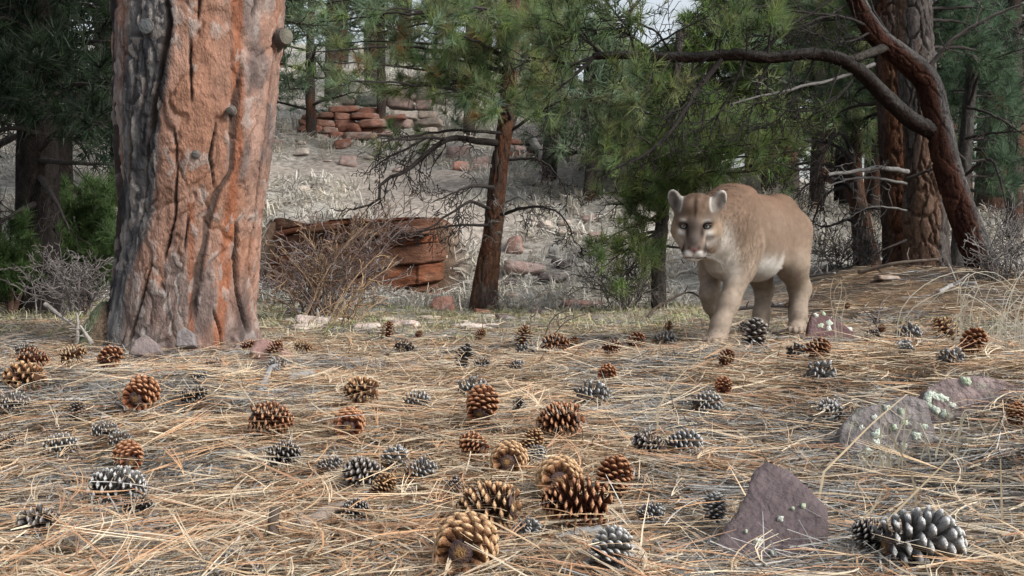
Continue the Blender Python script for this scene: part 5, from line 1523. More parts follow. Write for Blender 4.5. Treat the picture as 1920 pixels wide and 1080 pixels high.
def build_cougar():
    VX = 0.0062
    lo = np.array([-1.02, -0.27, -0.03])
    hi = np.array([0.80, 0.30, 0.80])
    nx, ny, nz = [int(v) for v in np.ceil((hi - lo) / VX)]
    D = np.full((nx, ny, nz), 0.5, np.float32)
    ax = [lo[k] + VX * np.arange(n) for k, n in enumerate((nx, ny, nz))]

    def region(mn, mx):
        i0 = np.clip(((mn - lo) / VX).astype(int) - 1, 0, [nx, ny, nz])
        i1 = np.clip(((mx - lo) / VX).astype(int) + 2, 0, [nx, ny, nz])
        sl = tuple(slice(a, b) for a, b in zip(i0, i1))
        g = np.stack(np.meshgrid(*[ax[k][sl[k]] for k in range(3)], indexing='ij'), -1)
        return sl, g

    def smin(a, b, k):
        h = np.clip(0.5 + 0.5 * (b - a) / k, 0, 1)
        return b * (1 - h) + a * h - k * h * (1 - h)

    def ell(c, r, k=0.04, R=None, sub=False):
        c, r = np.asarray(c, float), np.asarray(r, float)
        m = (r.max() if R is not None else r) + k + 0.02
        sl, g = region(c - m, c + m)
        if g.size == 0: return
        q = g - c
        if R is not None: q = q @ R          # columns of R are the ellipsoid's axes
        k0 = np.linalg.norm(q / r, axis=-1)
        k1 = np.linalg.norm(q / (r * r), axis=-1) + 1e-6
        d = (k0 * (k0 - 1) / k1).astype(np.float32)
        if sub: D[sl] = -smin(-D[sl], d, k)
        else: D[sl] = smin(D[sl], d, k)

    def cap(a, b, ra, rb, k=0.03, flat=None):
        a, b = np.asarray(a, float), np.asarray(b, float)
        m = max(ra, rb) + k + 0.01
        sl, g = region(np.minimum(a, b) - m, np.maximum(a, b) + m)
        ab = b - a
        t = np.clip(((g - a) @ ab) / (ab @ ab), 0, 1)
        q = g - (a + t[..., None] * ab)
        d = (np.linalg.norm(q, axis=-1) - (ra + (rb - ra) * t)).astype(np.float32)
        D[sl] = smin(D[sl], d, k)

    def limb(pts, rr, k=0.03):
        for i in range(len(pts) - 1):
            cap(pts[i], pts[i + 1], rr[i], rr[i + 1], k)

    # ---- trunk
    ell((-0.15, 0, 0.475), (0.27, 0.148, 0.185), 0.05)
    ell((0.12, 0, 0.465), (0.15, 0.108, 0.180), 0.06)
    ell((-0.40, 0, 0.497), (0.28, 0.130, 0.168), 0.06)
    ell((-0.28, 0, 0.385), (0.30, 0.105, 0.125), 0.06)
    ell((-0.66, 0, 0.535), (0.19, 0.108, 0.148), 0.06)
    ell((-0.74, 0, 0.560), (0.13, 0.080, 0.115), 0.05)
    ell((0.09, 0, 0.610), (0.11, 0.055, 0.060), 0.06)
    for s in (-1, 1):
        ell((0.09, 0.068 * s, 0.53), (0.080, 0.045, 0.130), 0.06)          # shoulder blade
        ell((0.14, 0.080 * s, 0.42), (0.080, 0.045, 0.105), 0.05)          # upper arm
    ell((0.20, 0.005, 0.42), (0.105, 0.105, 0.150), 0.06)                   # breast
    ell((0.22, 0.0, 0.375), (0.07, 0.07, 0.085), 0.05)
    # ---- neck
    HC = cg_local(P(1304, 423, 4.42))                                       # between the eyes
    Fw = nrm(np.array([-0.22, -0.95, -0.22]))
    Fl = np.array([Fw @ CG_U, Fw @ CG_V, Fw @ CG_W])
    up = np.array([0, 0, 1.0])
    Lx = nrm(np.cross(Fl, up))           # towards the photograph's left when the face looks at us
    Lx = -Lx
    # make Lx point to the animal's left, the photograph's right
    right_w = np.array([1.0, 0, 0])
    rl = np.array([right_w @ CG_U, right_w @ CG_V, 0])
    if Lx @ rl < 0: Lx = -Lx
    Uy = np.cross(Lx, Fl)
    if Uy[2] < 0: Uy = -Uy
    roll = rad(-1.5)
    Lx, Uy = Lx * math.cos(roll) + Uy * math.sin(roll), Uy * math.cos(roll) - Lx * math.sin(roll)
    RH = np.stack([Lx, Uy, Fl], 1)
    def hp(x, y, z):
        return HC + RH @ np.array([x, y, z])
    def he(c, r, k=0.02, tilt=None, sub=False):
        R = RH if tilt is None else RH @ tilt
        ell(hp(*c), r, k, R, sub)
    back = hp(0, -0.015, -0.16)
    limb([(0.10, 0, 0.555), (0.25, 0.01, 0.535), back], [0.115, 0.110, 0.092], 0.05)
    limb([(0.16, 0, 0.47), hp(0, -0.09, -0.13)], [0.11, 0.075], 0.05)
    # ---- head (x: photograph's right, y: up, z: out of the face; metres from between the eyes)
    he((0, 0.035, -0.085), (0.086, 0.082, 0.095), 0.03)
    he((0, 0.062, -0.045), (0.066, 0.050, 0.060), 0.03)
    for s in (-1, 1):
        he((0.054 * s, -0.020, -0.055), (0.046, 0.056, 0.060), 0.03)        # cheek
        he((0.062 * s, -0.040, -0.080), (0.034, 0.042, 0.045), 0.03)       # ruff
        he((0.046 * s, 0.022, -0.006), (0.030, 0.015, 0.024), 0.02)         # brow
        he((0.050 * s, -0.026, 0.000), (0.030, 0.020, 0.026), 0.02)         # cheekbone
        he((0.022 * s, -0.099, 0.058), (0.027, 0.025, 0.031), 0.012)        # whisker pad
        he((0.030 * s, -0.075, -0.060), (0.040, 0.042, 0.060), 0.03)
    he((0, -0.020, 0.012), (0.036, 0.060, 0.036), 0.02)                     # bridge
    he((0, -0.058, 0.036), (0.032, 0.036, 0.044), 0.02)
    he((0, -0.084, 0.028), (0.046, 0.034, 0.050), 0.02)                     # muzzle
    he((0, -0.121, 0.042), (0.026, 0.018, 0.034), 0.014)                    # chin
    he((0, -0.084, 0.080), (0.018, 0.010, 0.011), 0.008)                    # nose pad
    for s in (-1, 1):
        he((0.046 * s, 0.000, 0.016), (0.019, 0.0125, 0.016), 0.008, None, True)   # eye socket
        he((0.0085 * s, -0.090, 0.092), (0.0045, 0.0035, 0.006), 0.003, None, True)
        he((0.024 * s, -0.1180, 0.078), (0.028, 0.0016, 0.012), 0.003, None, True)  # mouth line
    # ears: a cup leaning out
    for s in (-1, 1):
        an, yw = rad(-20 * s), rad(28 * s)
        Rz = np.array([[math.cos(an), -math.sin(an), 0], [math.sin(an), math.cos(an), 0], [0, 0, 1]])
        Ry = np.array([[math.cos(yw), 0, math.sin(yw)], [0, 1, 0], [-math.sin(yw), 0, math.cos(yw)]])
        T = Rz @ Ry
        c0 = np.array([0.088 * s, 0.088, -0.075])
        he(c0, (0.032, 0.049, 0.021), 0.02, T)
        he(c0 + T @ np.array([0, 0.006, 0.019]), (0.024, 0.039, 0.020), 0.006, T, True)
    # ---- legs
    LF = [(0.13, 0.078, 0.42), (0.18, 0.066, 0.315), (0.275, 0.036, 0.17), (0.335, 0.020, 0.080), (0.360, 0.018, 0.035)]
    limb(LF, [0.070, 0.054, 0.042, 0.037, 0.040], 0.03)
    RF = [(0.07, -0.10, 0.42), (0.07, -0.105, 0.30), (0.150, -0.085, 0.205), (0.125, -0.080, 0.155), (0.070, -0.078, 0.125)]
    limb(RF, [0.068, 0.050, 0.040, 0.036, 0.034], 0.03)
    LH = [(-0.66, 0.075, 0.50), (-0.60, 0.090, 0.335), (-0.69, 0.112, 0.215), (-0.615, 0.118, 0.09), (-0.600, 0.118, 0.035)]
    limb(LH, [0.100, 0.078, 0.048, 0.039, 0.039], 0.035)
    ell((-0.69, 0.085, 0.42), (0.145, 0.058, 0.17), 0.04)
    RHL = [(-0.66, -0.075, 0.50), (-0.60, -0.09, 0.335), (-0.76, -0.088, 0.215), (-0.685, -0.082, 0.09), (-0.665, -0.08, 0.04)]
    limb(RHL, [0.100, 0.078, 0.046, 0.038, 0.039], 0.035)
    ell((-0.69, -0.085, 0.42), (0.145, 0.058, 0.17), 0.04)
    def paw(c, yaw=0.0, pit=0.0):
        c = np.array(c)
        R = np.array(Matrix.Rotation(yaw, 3, 'Z') @ Matrix.Rotation(pit, 3, 'Y'))
        ell(c, (0.058, 0.043, 0.031), 0.02, R)
        for j, (lx, ly) in enumerate(((0.048, -0.034), (0.066, -0.012), (0.066, 0.012), (0.048, 0.034))):
            ell(c + R @ np.array([lx, ly, -0.008]), (0.026, 0.0135, 0.020), 0.006, R)
    paw((0.390, 0.018, 0.026), 0.1)
    paw((0.045, -0.078, 0.105), 0.0, rad(135))
    paw((-0.575, 0.118, 0.026))
    paw((-0.635, -0.08, 0.026))
    # ---- tail, hanging behind the hind legs
    limb([(-0.83, 0, 0.60), (-0.90, 0.0, 0.52), (-0.93, 0.01, 0.38), (-0.935, 0.02, 0.22), (-0.955, 0.02, 0.12), (-0.99, 0.0, 0.09)],
         [0.042, 0.036, 0.032, 0.030, 0.028, 0.024], 0.03)

    # ---- surface nets
    ins = D < 0
    c8 = [ins[a:nx - 1 + a, b:ny - 1 + b, c:nz - 1 + c] for a in (0, 1) for b in (0, 1) for c in (0, 1)]
    cnt = sum(v.astype(np.int8) for v in c8)
    cells = np.argwhere((cnt > 0) & (cnt < 8))
    idx = np.full((nx - 1, ny - 1, nz - 1), -1, np.int32)
    idx[tuple(cells.T)] = np.arange(len(cells))
    acc = np.zeros((len(cells), 3)); num = np.zeros(len(cells))
    cor = [(a, b, c) for a in (0, 1) for b in (0, 1) for c in (0, 1)]
    for p in cor:
        for k in range(3):
            if p[k] == 0:
                q = list(p); q[k] = 1
                d0 = D[tuple((cells + p).T)]; d1 = D[tuple((cells + q).T)]
                m = (d0 < 0) != (d1 < 0)
                t = np.where(m, d0 / (d0 - d1 + 1e-12 * (d0 == d1)), 0)
                e = np.array(p, float)[None] + t[:, None] * (np.eye(3)[k])[None]
                acc[m] += e[m]; num[m] += 1
    V = lo + VX * (cells + acc / num[:, None])
    quads = []
    for k in range(3):
        sh = [slice(1, n - 1) for n in (nx, ny, nz)]
        a = ins[tuple(sh)]
        sh2 = list(sh); sh2[k] = slice(2, [nx, ny, nz][k])
        b = ins[tuple(sh2)]
        e = np.argwhere(a != b) + 1
        s = a[tuple((e - 1).T)]
        u, w = (k + 1) % 3, (k + 2) % 3
        du, dw = np.eye(3, dtype=int)[u], np.eye(3, dtype=int)[w]
        q = np.stack([idx[tuple((e - du - dw).T)], idx[tuple((e - dw).T)], idx[tuple(e.T)], idx[tuple((e - du).T)]], 1)
        q[~s] = q[~s][:, ::-1]
        quads.append(q)
    F = np.concatenate(quads)
    F = F[(F >= 0).all(1)]
    # light smoothing
    Ed = np.concatenate([F[:, [0, 1]], F[:, [1, 2]], F[:, [2, 3]], F[:, [3, 0]]])
    for it in range(2):
        S = np.zeros_like(V); n_ = np.zeros(len(V))
        for j in range(3):
            S[:, j] = np.bincount(Ed[:, 0], V[Ed[:, 1], j], len(V)) + np.bincount(Ed[:, 1], V[Ed[:, 0], j], len(V))
        n_ = np.bincount(Ed[:, 0], minlength=len(V)) + np.bincount(Ed[:, 1], minlength=len(V))
        V = V * 0.5 + 0.5 * S / n_[:, None]

    # ---- coat colours by place on the animal
    def coat(p):
        x, y, z = p[:, 0], p[:, 1], p[:, 2]
        h = (p - HC) @ RH
        hx, hy, hz = h[:, 0], h[:, 1], h[:, 2]
        n1 = fbm(p * 14, 3)
        tawny = np.array([0.375, 0.262, 0.185])
        dark = np.array([0.27, 0.160, 0.100])
        pale = np.array([0.60, 0.49, 0.38])
        white = np.array([1.05, 1.01, 0.95])
        mix = lambda c, d, t: c * (1 - t[:, None]) + np.asarray(d) * t[:, None]
        c = np.broadcast_to(tawny, p.shape).copy()
        c = mix(c, dark, sstep(0.48, 0.66, z + 0.04 * n1) * 1.0)
        c = mix(c, pale, (1 - sstep(0.30, 0.48, z + 0.02 * n1)) * 0.55)
        belly = (1 - sstep(0.33, 0.40, z + 0.03 * n1 + 0.10 * sstep(-0.3, -0.52, x))) * sstep(-0.50, -0.42, x) * (1 - sstep(0.06, 0.12, x)) * sstep(0.19, 0.22, z)
        c = mix(c, white * 1.03, belly * 0.95)
        legs = (1 - sstep(0.20, 0.30, z))
        c = mix(c, np.array([0.48, 0.385, 0.30]), legs * 0.7)
        chest = sstep(0.17, 0.26, x) * (1 - sstep(0.44, 0.54, z)) * sstep(0.24, 0.30, z) * (1 - sstep(0.05, 0.10, np.abs(y)))
        c = mix(c, np.array([0.92, 0.85, 0.76]), chest * 0.95)
        inner = (np.abs(y) < 0.075) & (z < 0.30) & (x > -0.56) & (x < 0.30)
        c = mix(c, pale, inner * 0.4)
        c = mix(c, np.array([0.20, 0.13, 0.09]), sstep(0.80, 0.95, -x) * (1 - sstep(0.10, 0.16, z)))
        # dark fold behind the elbow
        g3 = lambda cx, cy, cz, r: np.exp(-(((x - cx) ** 2 + (y - cy) ** 2 + (z - cz) ** 2) / r ** 2))
        # head
        hw = sstep(0.0, 0.05, hz + 0.155) * (np.linalg.norm(h * [1, 0.85, 0.7], axis=1) < 0.165)
        hc = np.broadcast_to(np.array([0.32, 0.222, 0.155]), p.shape).copy()
        ah = np.abs(hx)
        G = lambda cx, cy, rx, ry, s=ah: np.exp(-(((s - cx) / rx) ** 2 + ((hy - cy) / ry) ** 2) ** 1.5)
        front = sstep(-0.09, -0.05, hz)
        hc = mix(hc, np.array([0.50, 0.36, 0.24]), G(0.085, -0.04, 0.04, 0.05) * 0.8)
        hc = mix(hc, np.array([0.15, 0.085, 0.05]), sstep(0.015, 0.07, hy) * np.clip(0.60 + 0.9 * fbm(h * [60, 22, 22], 2), 0, 0.9) * (1 - sstep(0.05, 0.08, ah)))
        hc = mix(hc, np.array([0.05, 0.03, 0.02]), G(0.0, 0.068, 0.007, 0.05) * 0.95)
        hc = mix(hc, np.array([0.13, 0.10, 0.085]), G(0.0, 0.005, 0.030, 0.035) * 0.9 * front)
        hc = mix(hc, np.array([0.115, 0.092, 0.082]), G(0.0, -0.048, 0.034, 0.044) * 0.95 * front)
        hc = mix(hc, np.array([0.15, 0.115, 0.09]), G(0.07, 0.045, 0.035, 0.026) * 0.7)
        hc = mix(hc, white * 0.60, G(0.047, 0.022, 0.016, 0.009) * 0.8 * front)          # pale brow
        hc = mix(hc, white * 0.92, G(0.056, -0.036, 0.017, 0.024) * 0.95 * front)          # pale cheek flash
        hc = mix(hc, white * 0.80, G(0.070, -0.072, 0.028, 0.030) * 0.6)
        hc = mix(hc, np.array([0.035, 0.026, 0.024]), G(0.046, 0.000, 0.025, 0.0150) * 0.98 * front)  # eye liner
        hc = mix(hc, np.array([0.035, 0.026, 0.024]), G(0.029, -0.021, 0.008, 0.022) * 0.9 * front) # tear line
        muz = sstep(0.015, 0.03, hz)
        hc = mix(hc, white * 1.03, (1 - sstep(-0.088, -0.081, hy + 0.06 * ah)) * muz * 0.97)
        hc = mix(hc, white * 0.98, (1 - sstep(-0.112, -0.102, hy)) * sstep(-0.03, 0, hz))
        hc = mix(hc, np.array([0.03, 0.022, 0.02]), G(0.046, -0.084, 0.014, 0.026) * 0.99 * sstep(0.0, 0.015, hz))
        hc = mix(hc, np.array([0.03, 0.022, 0.02]), G(0.022, -0.1165, 0.026, 0.0040) * 0.9 * muz)
        hc = mix(hc, np.array([0.03, 0.022, 0.02]), G(0.0, -0.101, 0.0028, 0.011) * 0.85 * sstep(0.06, 0.07, hz))
        hc = mix(hc, np.array([0.04, 0.026, 0.025]), G(0.019, -0.076, 0.009, 0.009) * 0.85 * sstep(0.05, 0.06, hz))
        hc = mix(hc, np.array([0.19, 0.075, 0.07]), G(0.0, -0.084, 0.0165, 0.0115) * sstep(0.066, 0.074, hz))
        # ears
        er = sstep(0.045, 0.062, hy) * sstep(0.052, 0.064, ah + 0.25 * (hy - 0.06)) * (hz > -0.125)
        e = np.stack([ah - 0.088, hy - 0.088, hz + 0.075], 1)
        ed = np.sqrt((e[:, 0] / 0.033) ** 2 + (e[:, 1] / 0.052) ** 2)
        ec = np.broadcast_to(np.array([0.30, 0.27, 0.24]), p.shape).copy()
        ec = mix(ec, white * 0.72, sstep(0.78, 0.98, ed) * 0.8)
        ec = mix(ec, np.array([0.07, 0.05, 0.045]), np.exp(-((e[:, 0] / 0.012) ** 2 + ((e[:, 1] + 0.016) / 0.026) ** 2)) * 0.85)
        ec = mix(ec, np.array([0.10, 0.075, 0.06]), (hz < -0.092) * 0.8)
        hc = mix(hc, ec, er * (1 - sstep(1.0, 1.2, ed)))
        c = mix(c, hc, hw)
        return (c * 0.88 + c.mean(1, keepdims=True) * 0.12) * 0.55 * (1 + 0.10 * fbm(p * 35, 2) + 0.14 * fbm(p * [7, 9, 12] + 4, 3))[:, None]

    toW = np.stack([CG_U, CG_V, CG_W], 0)
    cV = coat(V)
    W = V @ toW                                  # relative to CG_O
    base = root("mountain_lion", CG_O, "tawny mountain lion with white belly walking forward past a lichen-spotted rock", "mountain lion")
    body = part("body", W + CG_O, F, M_FUR, base, cV, True)
    # ---- short fur, one thin blade per hair
    rng = np.random.default_rng(5)
    me = body.data
    nv = np.zeros(len(V) * 3, np.float32)
    me.vertices.foreach_get("normal", nv)
    NW = nv.reshape(-1, 3)
    N = NW @ toW.T
    if ((V - V.mean(0)) * N).sum(1).mean() < 0:
        F = F[:, ::-1]; me.flip_normals(); N = -N
    ns = 100000
    A = np.linalg.norm(np.cross(V[F[:, 1]] - V[F[:, 0]], V[F[:, 3]] - V[F[:, 0]]), axis=1)
    fi = rng.choice(len(F), ns, p=A / A.sum())
    uv = rng.uniform(0, 1, (ns, 2))
    bil = lambda a: (a[F[fi, 0]] * ((1 - uv[:, 0]) * (1 - uv[:, 1]))[:, None] + a[F[fi, 1]] * (uv[:, 0] * (1 - uv[:, 1]))[:, None]
                     + a[F[fi, 2]] * (uv[:, 0] * uv[:, 1])[:, None] + a[F[fi, 3]] * ((1 - uv[:, 0]) * uv[:, 1])[:, None])
    p, n = bil(V), nrm(bil(N))
    h = (p - HC) @ RH
    hd = (h[:, 2] > -0.11) & (np.linalg.norm(h * [1, 0.85, 0.7], axis=1) < 0.165)
    flow = np.tile([-1.0, 0, -0.35], (ns, 1))
    leg = p[:, 2] < 0.32
    flow[leg] = [-0.25, 0, -1]
    ch = (p[:, 0] > 0.15) & ~leg
    flow[ch] = [-0.2, 0, -1]
    hf = np.stack([h[:, 0] * 3, h[:, 1] * 2.5 + 0.15 * (h[:, 1] > -0.02) - 0.12 * (h[:, 1] <= -0.02), -0.6 + 0 * h[:, 0]], 1) @ RH.T
    flow[hd] = hf[hd]
    flow = nrm(flow - n * (flow * n).sum(1, keepdims=True)) + rng.normal(0, 0.18, (ns, 3))
    Lh = np.where(hd, 0.005, np.where(leg, 0.008, 0.0115)) * rng.uniform(0.6, 1.3, ns)
    bel = (p[:, 2] < 0.33) & (p[:, 2] > 0.20) & (p[:, 0] < 0.05) & (p[:, 0] > -0.55)
    Lh = np.where(bel, Lh * 2.0, Lh)
    earm = (h[:, 1] > 0.066) & (np.abs(h[:, 0]) > 0.055) & hd
    Lh = np.where(earm, 0.005, Lh)
    nosem = hd & (h[:, 2] > 0.068) & (np.abs(h[:, 0]) < 0.02)
    dr = nrm(n * np.where(hd, 0.32, 0.42)[:, None] + flow)
    tip = p + dr * Lh[:, None]
    sd_ = nrm(np.cross(dr, n)) * np.where(hd, 0.0008, 0.0012)[:, None]
    keep = ~nosem
    p, n, tip, sd_ = p[keep], n[keep], tip[keep], sd_[keep]
    m = len(p)
    VV = np.stack([p - sd_ + n * -0.001, p + sd_ + n * -0.001, tip], 1).reshape(-1, 3)
    cc = coat(p) * rng.uniform(0.90, 1.12, (m, 1))
    fur = part("fur", VV @ toW + CG_O, np.arange(3 * m).reshape(-1, 3), M_FUR, base, np.repeat(cc, 3, 0), True)
    try:
        fur.data.normals_split_custom_set_from_vertices(np.repeat(n @ toW, 3, 0).tolist())
    except Exception as ex:
        print("normals", ex)
    # ---- eyes, whiskers
    M_EYE = bpy.data.materials.new("eye")
    M_EYE.use_nodes = True
    nt = M_EYE.node_tree
    b = nt.nodes['Principled BSDF']
    b.inputs['Roughness'].default_value = 0.08
    at = nt.nodes.new("ShaderNodeAttribute"); at.attribute_name = "Col"
    nt.links.new(at.outputs['Color'], b.inputs['Base Color'])
    for s in (-1, 1):
        u_, v_ = np.meshgrid(np.linspace(0, np.pi, 25), np.linspace(0, 2 * np.pi, 33)[:-1], indexing='ij')
        S = np.stack([np.sin(u_) * np.cos(v_), np.sin(u_) * np.sin(v_), np.cos(u_)], -1).reshape(-1, 3)
        i = np.arange(24)[:, None] * 32 + np.arange(32)[None]
        j = np.arange(24)[:, None] * 32 + (np.arange(32)[None] + 1) % 32
        Fe = np.stack([i, i + 32, j + 32, j], -1).reshape(-1, 4)
        an = np.degrees(np.arccos(np.clip(S[:, 2], -1, 1)))
        ce = np.where((an < 13)[:, None], [0.01, 0.01, 0.012], np.where((an < 40)[:, None], [0.20, 0.24, 0.24], [0.02, 0.016, 0.015]))
        ce = np.where(((an > 34) & (an < 40))[:, None], [0.07, 0.08, 0.08], ce)
        ctr = hp(0.046 * s, 0.0, 0.002)
        Ve = (ctr + (S * 0.0155 * [1, 0.92, 1]) @ RH.T) @ toW + CG_O
        part("eye", Ve, Fe, M_EYE, base, ce, True)
        # upper lid
        mb = MB()
        tt = np.linspace(-1, 1, 9)
        tube(mb, [(hp(0.046 * s + 0.018 * t, 0.0062 - 0.006 * t * t + 0.0042 * t * s, 0.0165 - 0.010 * t * t)) @ toW + CG_O for t in tt], 0.0032, 6, (0.05, 0.035, 0.03))
        mb.part("eyelid", M_FUR, base, True)
        for w in range(5):
            a0 = hp(0.034 * s, -0.094 - 0.0035 * w, 0.078 - 0.002 * w)
            a1 = hp((0.08 + 0.006 * w) * s, -0.102 - 0.008 * w, 0.075)
            a2 = hp((0.115 + 0.004 * (w % 3)) * s, -0.125 - 0.014 * w, 0.045)
            mb = MB()
            tube(mb, resample([a0, a1, a2], 8) @ toW + CG_O, np.linspace(0.00035, 0.00012, 8), 3, (0.8, 0.8, 0.78))
            mb.part("whisker", M_FUR, base)
build_cougar()
# ================================================================== PINE CONES
KINDS_C = {  # inner wood, scale tip, pale tip end
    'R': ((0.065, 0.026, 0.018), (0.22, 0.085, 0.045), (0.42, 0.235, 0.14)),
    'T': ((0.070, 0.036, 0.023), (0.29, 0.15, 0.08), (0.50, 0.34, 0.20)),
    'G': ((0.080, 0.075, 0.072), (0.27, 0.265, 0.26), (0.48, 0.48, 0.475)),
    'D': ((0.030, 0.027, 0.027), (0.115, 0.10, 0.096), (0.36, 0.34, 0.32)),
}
def scale_geo(kind, seed):
    rng = np.random.default_rng(seed)
    inner, tipc, hi = [np.array(c) for c in KINDS_C[kind]]
    secs = [(0.0, 0.14, 0.03, -0.03), (0.45, 0.34, 0.05, -0.05), (0.82, 0.54, 0.12, -0.12), (0.93, 0.51, 0.19, -0.19), (1.0, 0.34, 0.13, -0.14)]
    V, C = [], []
    for i, (x, w, zt, zb) in enumerate(secs):
        w = w * rng.uniform(0.9, 1.1)
        V += [(x, w, -0.01), (x, 0, zt), (x, -w, -0.01), (x, 0, zb)]
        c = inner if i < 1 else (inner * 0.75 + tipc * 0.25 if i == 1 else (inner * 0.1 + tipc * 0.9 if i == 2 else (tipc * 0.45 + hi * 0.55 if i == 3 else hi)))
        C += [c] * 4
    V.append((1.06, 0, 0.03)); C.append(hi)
    F4, F3 = [], []
    for s in range(4):
        for j in range(4):
            k = (j + 1) % 4
            F4.append((4 * s + j, 4 * s + k, 4 * s + 4 + k, 4 * s + 4 + j))
    for j in range(4):
        F3.append((16 + j, 16 + (j + 1) % 4, 20))
    return np.array(V), np.array(F3), np.array(F4), np.array(C)

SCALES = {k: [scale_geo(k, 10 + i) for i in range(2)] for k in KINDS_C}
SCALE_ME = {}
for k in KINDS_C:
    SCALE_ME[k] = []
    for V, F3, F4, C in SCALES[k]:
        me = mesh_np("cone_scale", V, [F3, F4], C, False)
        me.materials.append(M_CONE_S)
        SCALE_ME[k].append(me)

def cone_layout(L, R, openness, n, seed, worn=False):
    """positions of the scales: list of 3x3 matrices (columns: out, side, up) and origins, axis +Z from base to tip"""
    rng = np.random.default_rng(seed)
    out = []
    for i in range(n):
        t = (i + 0.5) / n
        a = i * 2.39996 + rng.uniform(-0.08, 0.08)
        z = L * (-0.48 + 0.90 * t ** 0.92)
        prof = (0.62 + 0.55 * math.sin(math.pi * min(1, 0.12 + t * 0.80))) * (1 - 0.80 * max(0, t - 0.55) ** 1.25 / 0.45 ** 1.25 * 0.9)
        core = R * 0.30 * (1 - 0.7 * t)
        elev = math.radians(np.interp(t, [0, 0.15, 0.5, 0.85, 1], [-22, -6, 12, 38, 70])) + math.radians(1 - openness) * 38 + rng.normal(0, 0.06)
        ln = max((R * prof * 0.86 - core) / max(math.cos(elev), 0.55), R * 0.22)
        ca, sa = math.cos(a), math.sin(a)
        o = np.array([ca * core, sa * core, z - math.sin(elev) * ln * 0.35])
        x = np.array([ca * math.cos(elev), sa * math.cos(elev), math.sin(elev)])
        y = np.array([-sa, ca, 0])
        up = np.cross(x, y)
        wd = R * 0.49 * (1 - 0.40 * t) * (0.8 if t < 0.1 else 1.0)
        if worn and rng.uniform() < 0.10: continue
        if worn:                       # weathered cones: scales bent every way and broken short
            x = nrm(x + rng.normal(0, 0.11, 3)); y = nrm(y + rng.normal(0, 0.13, 3)); y = nrm(y - x * (x @ y)); up = np.cross(x, y)
            ln *= rng.uniform(0.65, 1.12)
        M = np.stack([x * ln, y * wd * (0.9 if worn else 1.0), up * wd * (0.8 if worn else 1.0)], 1)
        out.append((M, o, rng.integers(0, 2)))
    return out

def core_geo(L, R, col):
    mb = MB()
    t = np.linspace(0, 1, 8)
    pts = np.stack([0 * t, 0 * t, L * (-0.46 + 0.88 * t)], -1)
    tube(mb, pts, R * np.interp(t, [0, 0.1, 0.6, 1], [0.22, 0.36, 0.27, 0.08]), 8, col)
    return mb.get()

def axis_matrix(ax, spin):
    ax = nrm(ax)
    q = Vector(ax).to_track_quat('Z', 'Y').to_matrix() @ Matrix.Rotation(spin, 3, 'Z')
    return np.array(q)

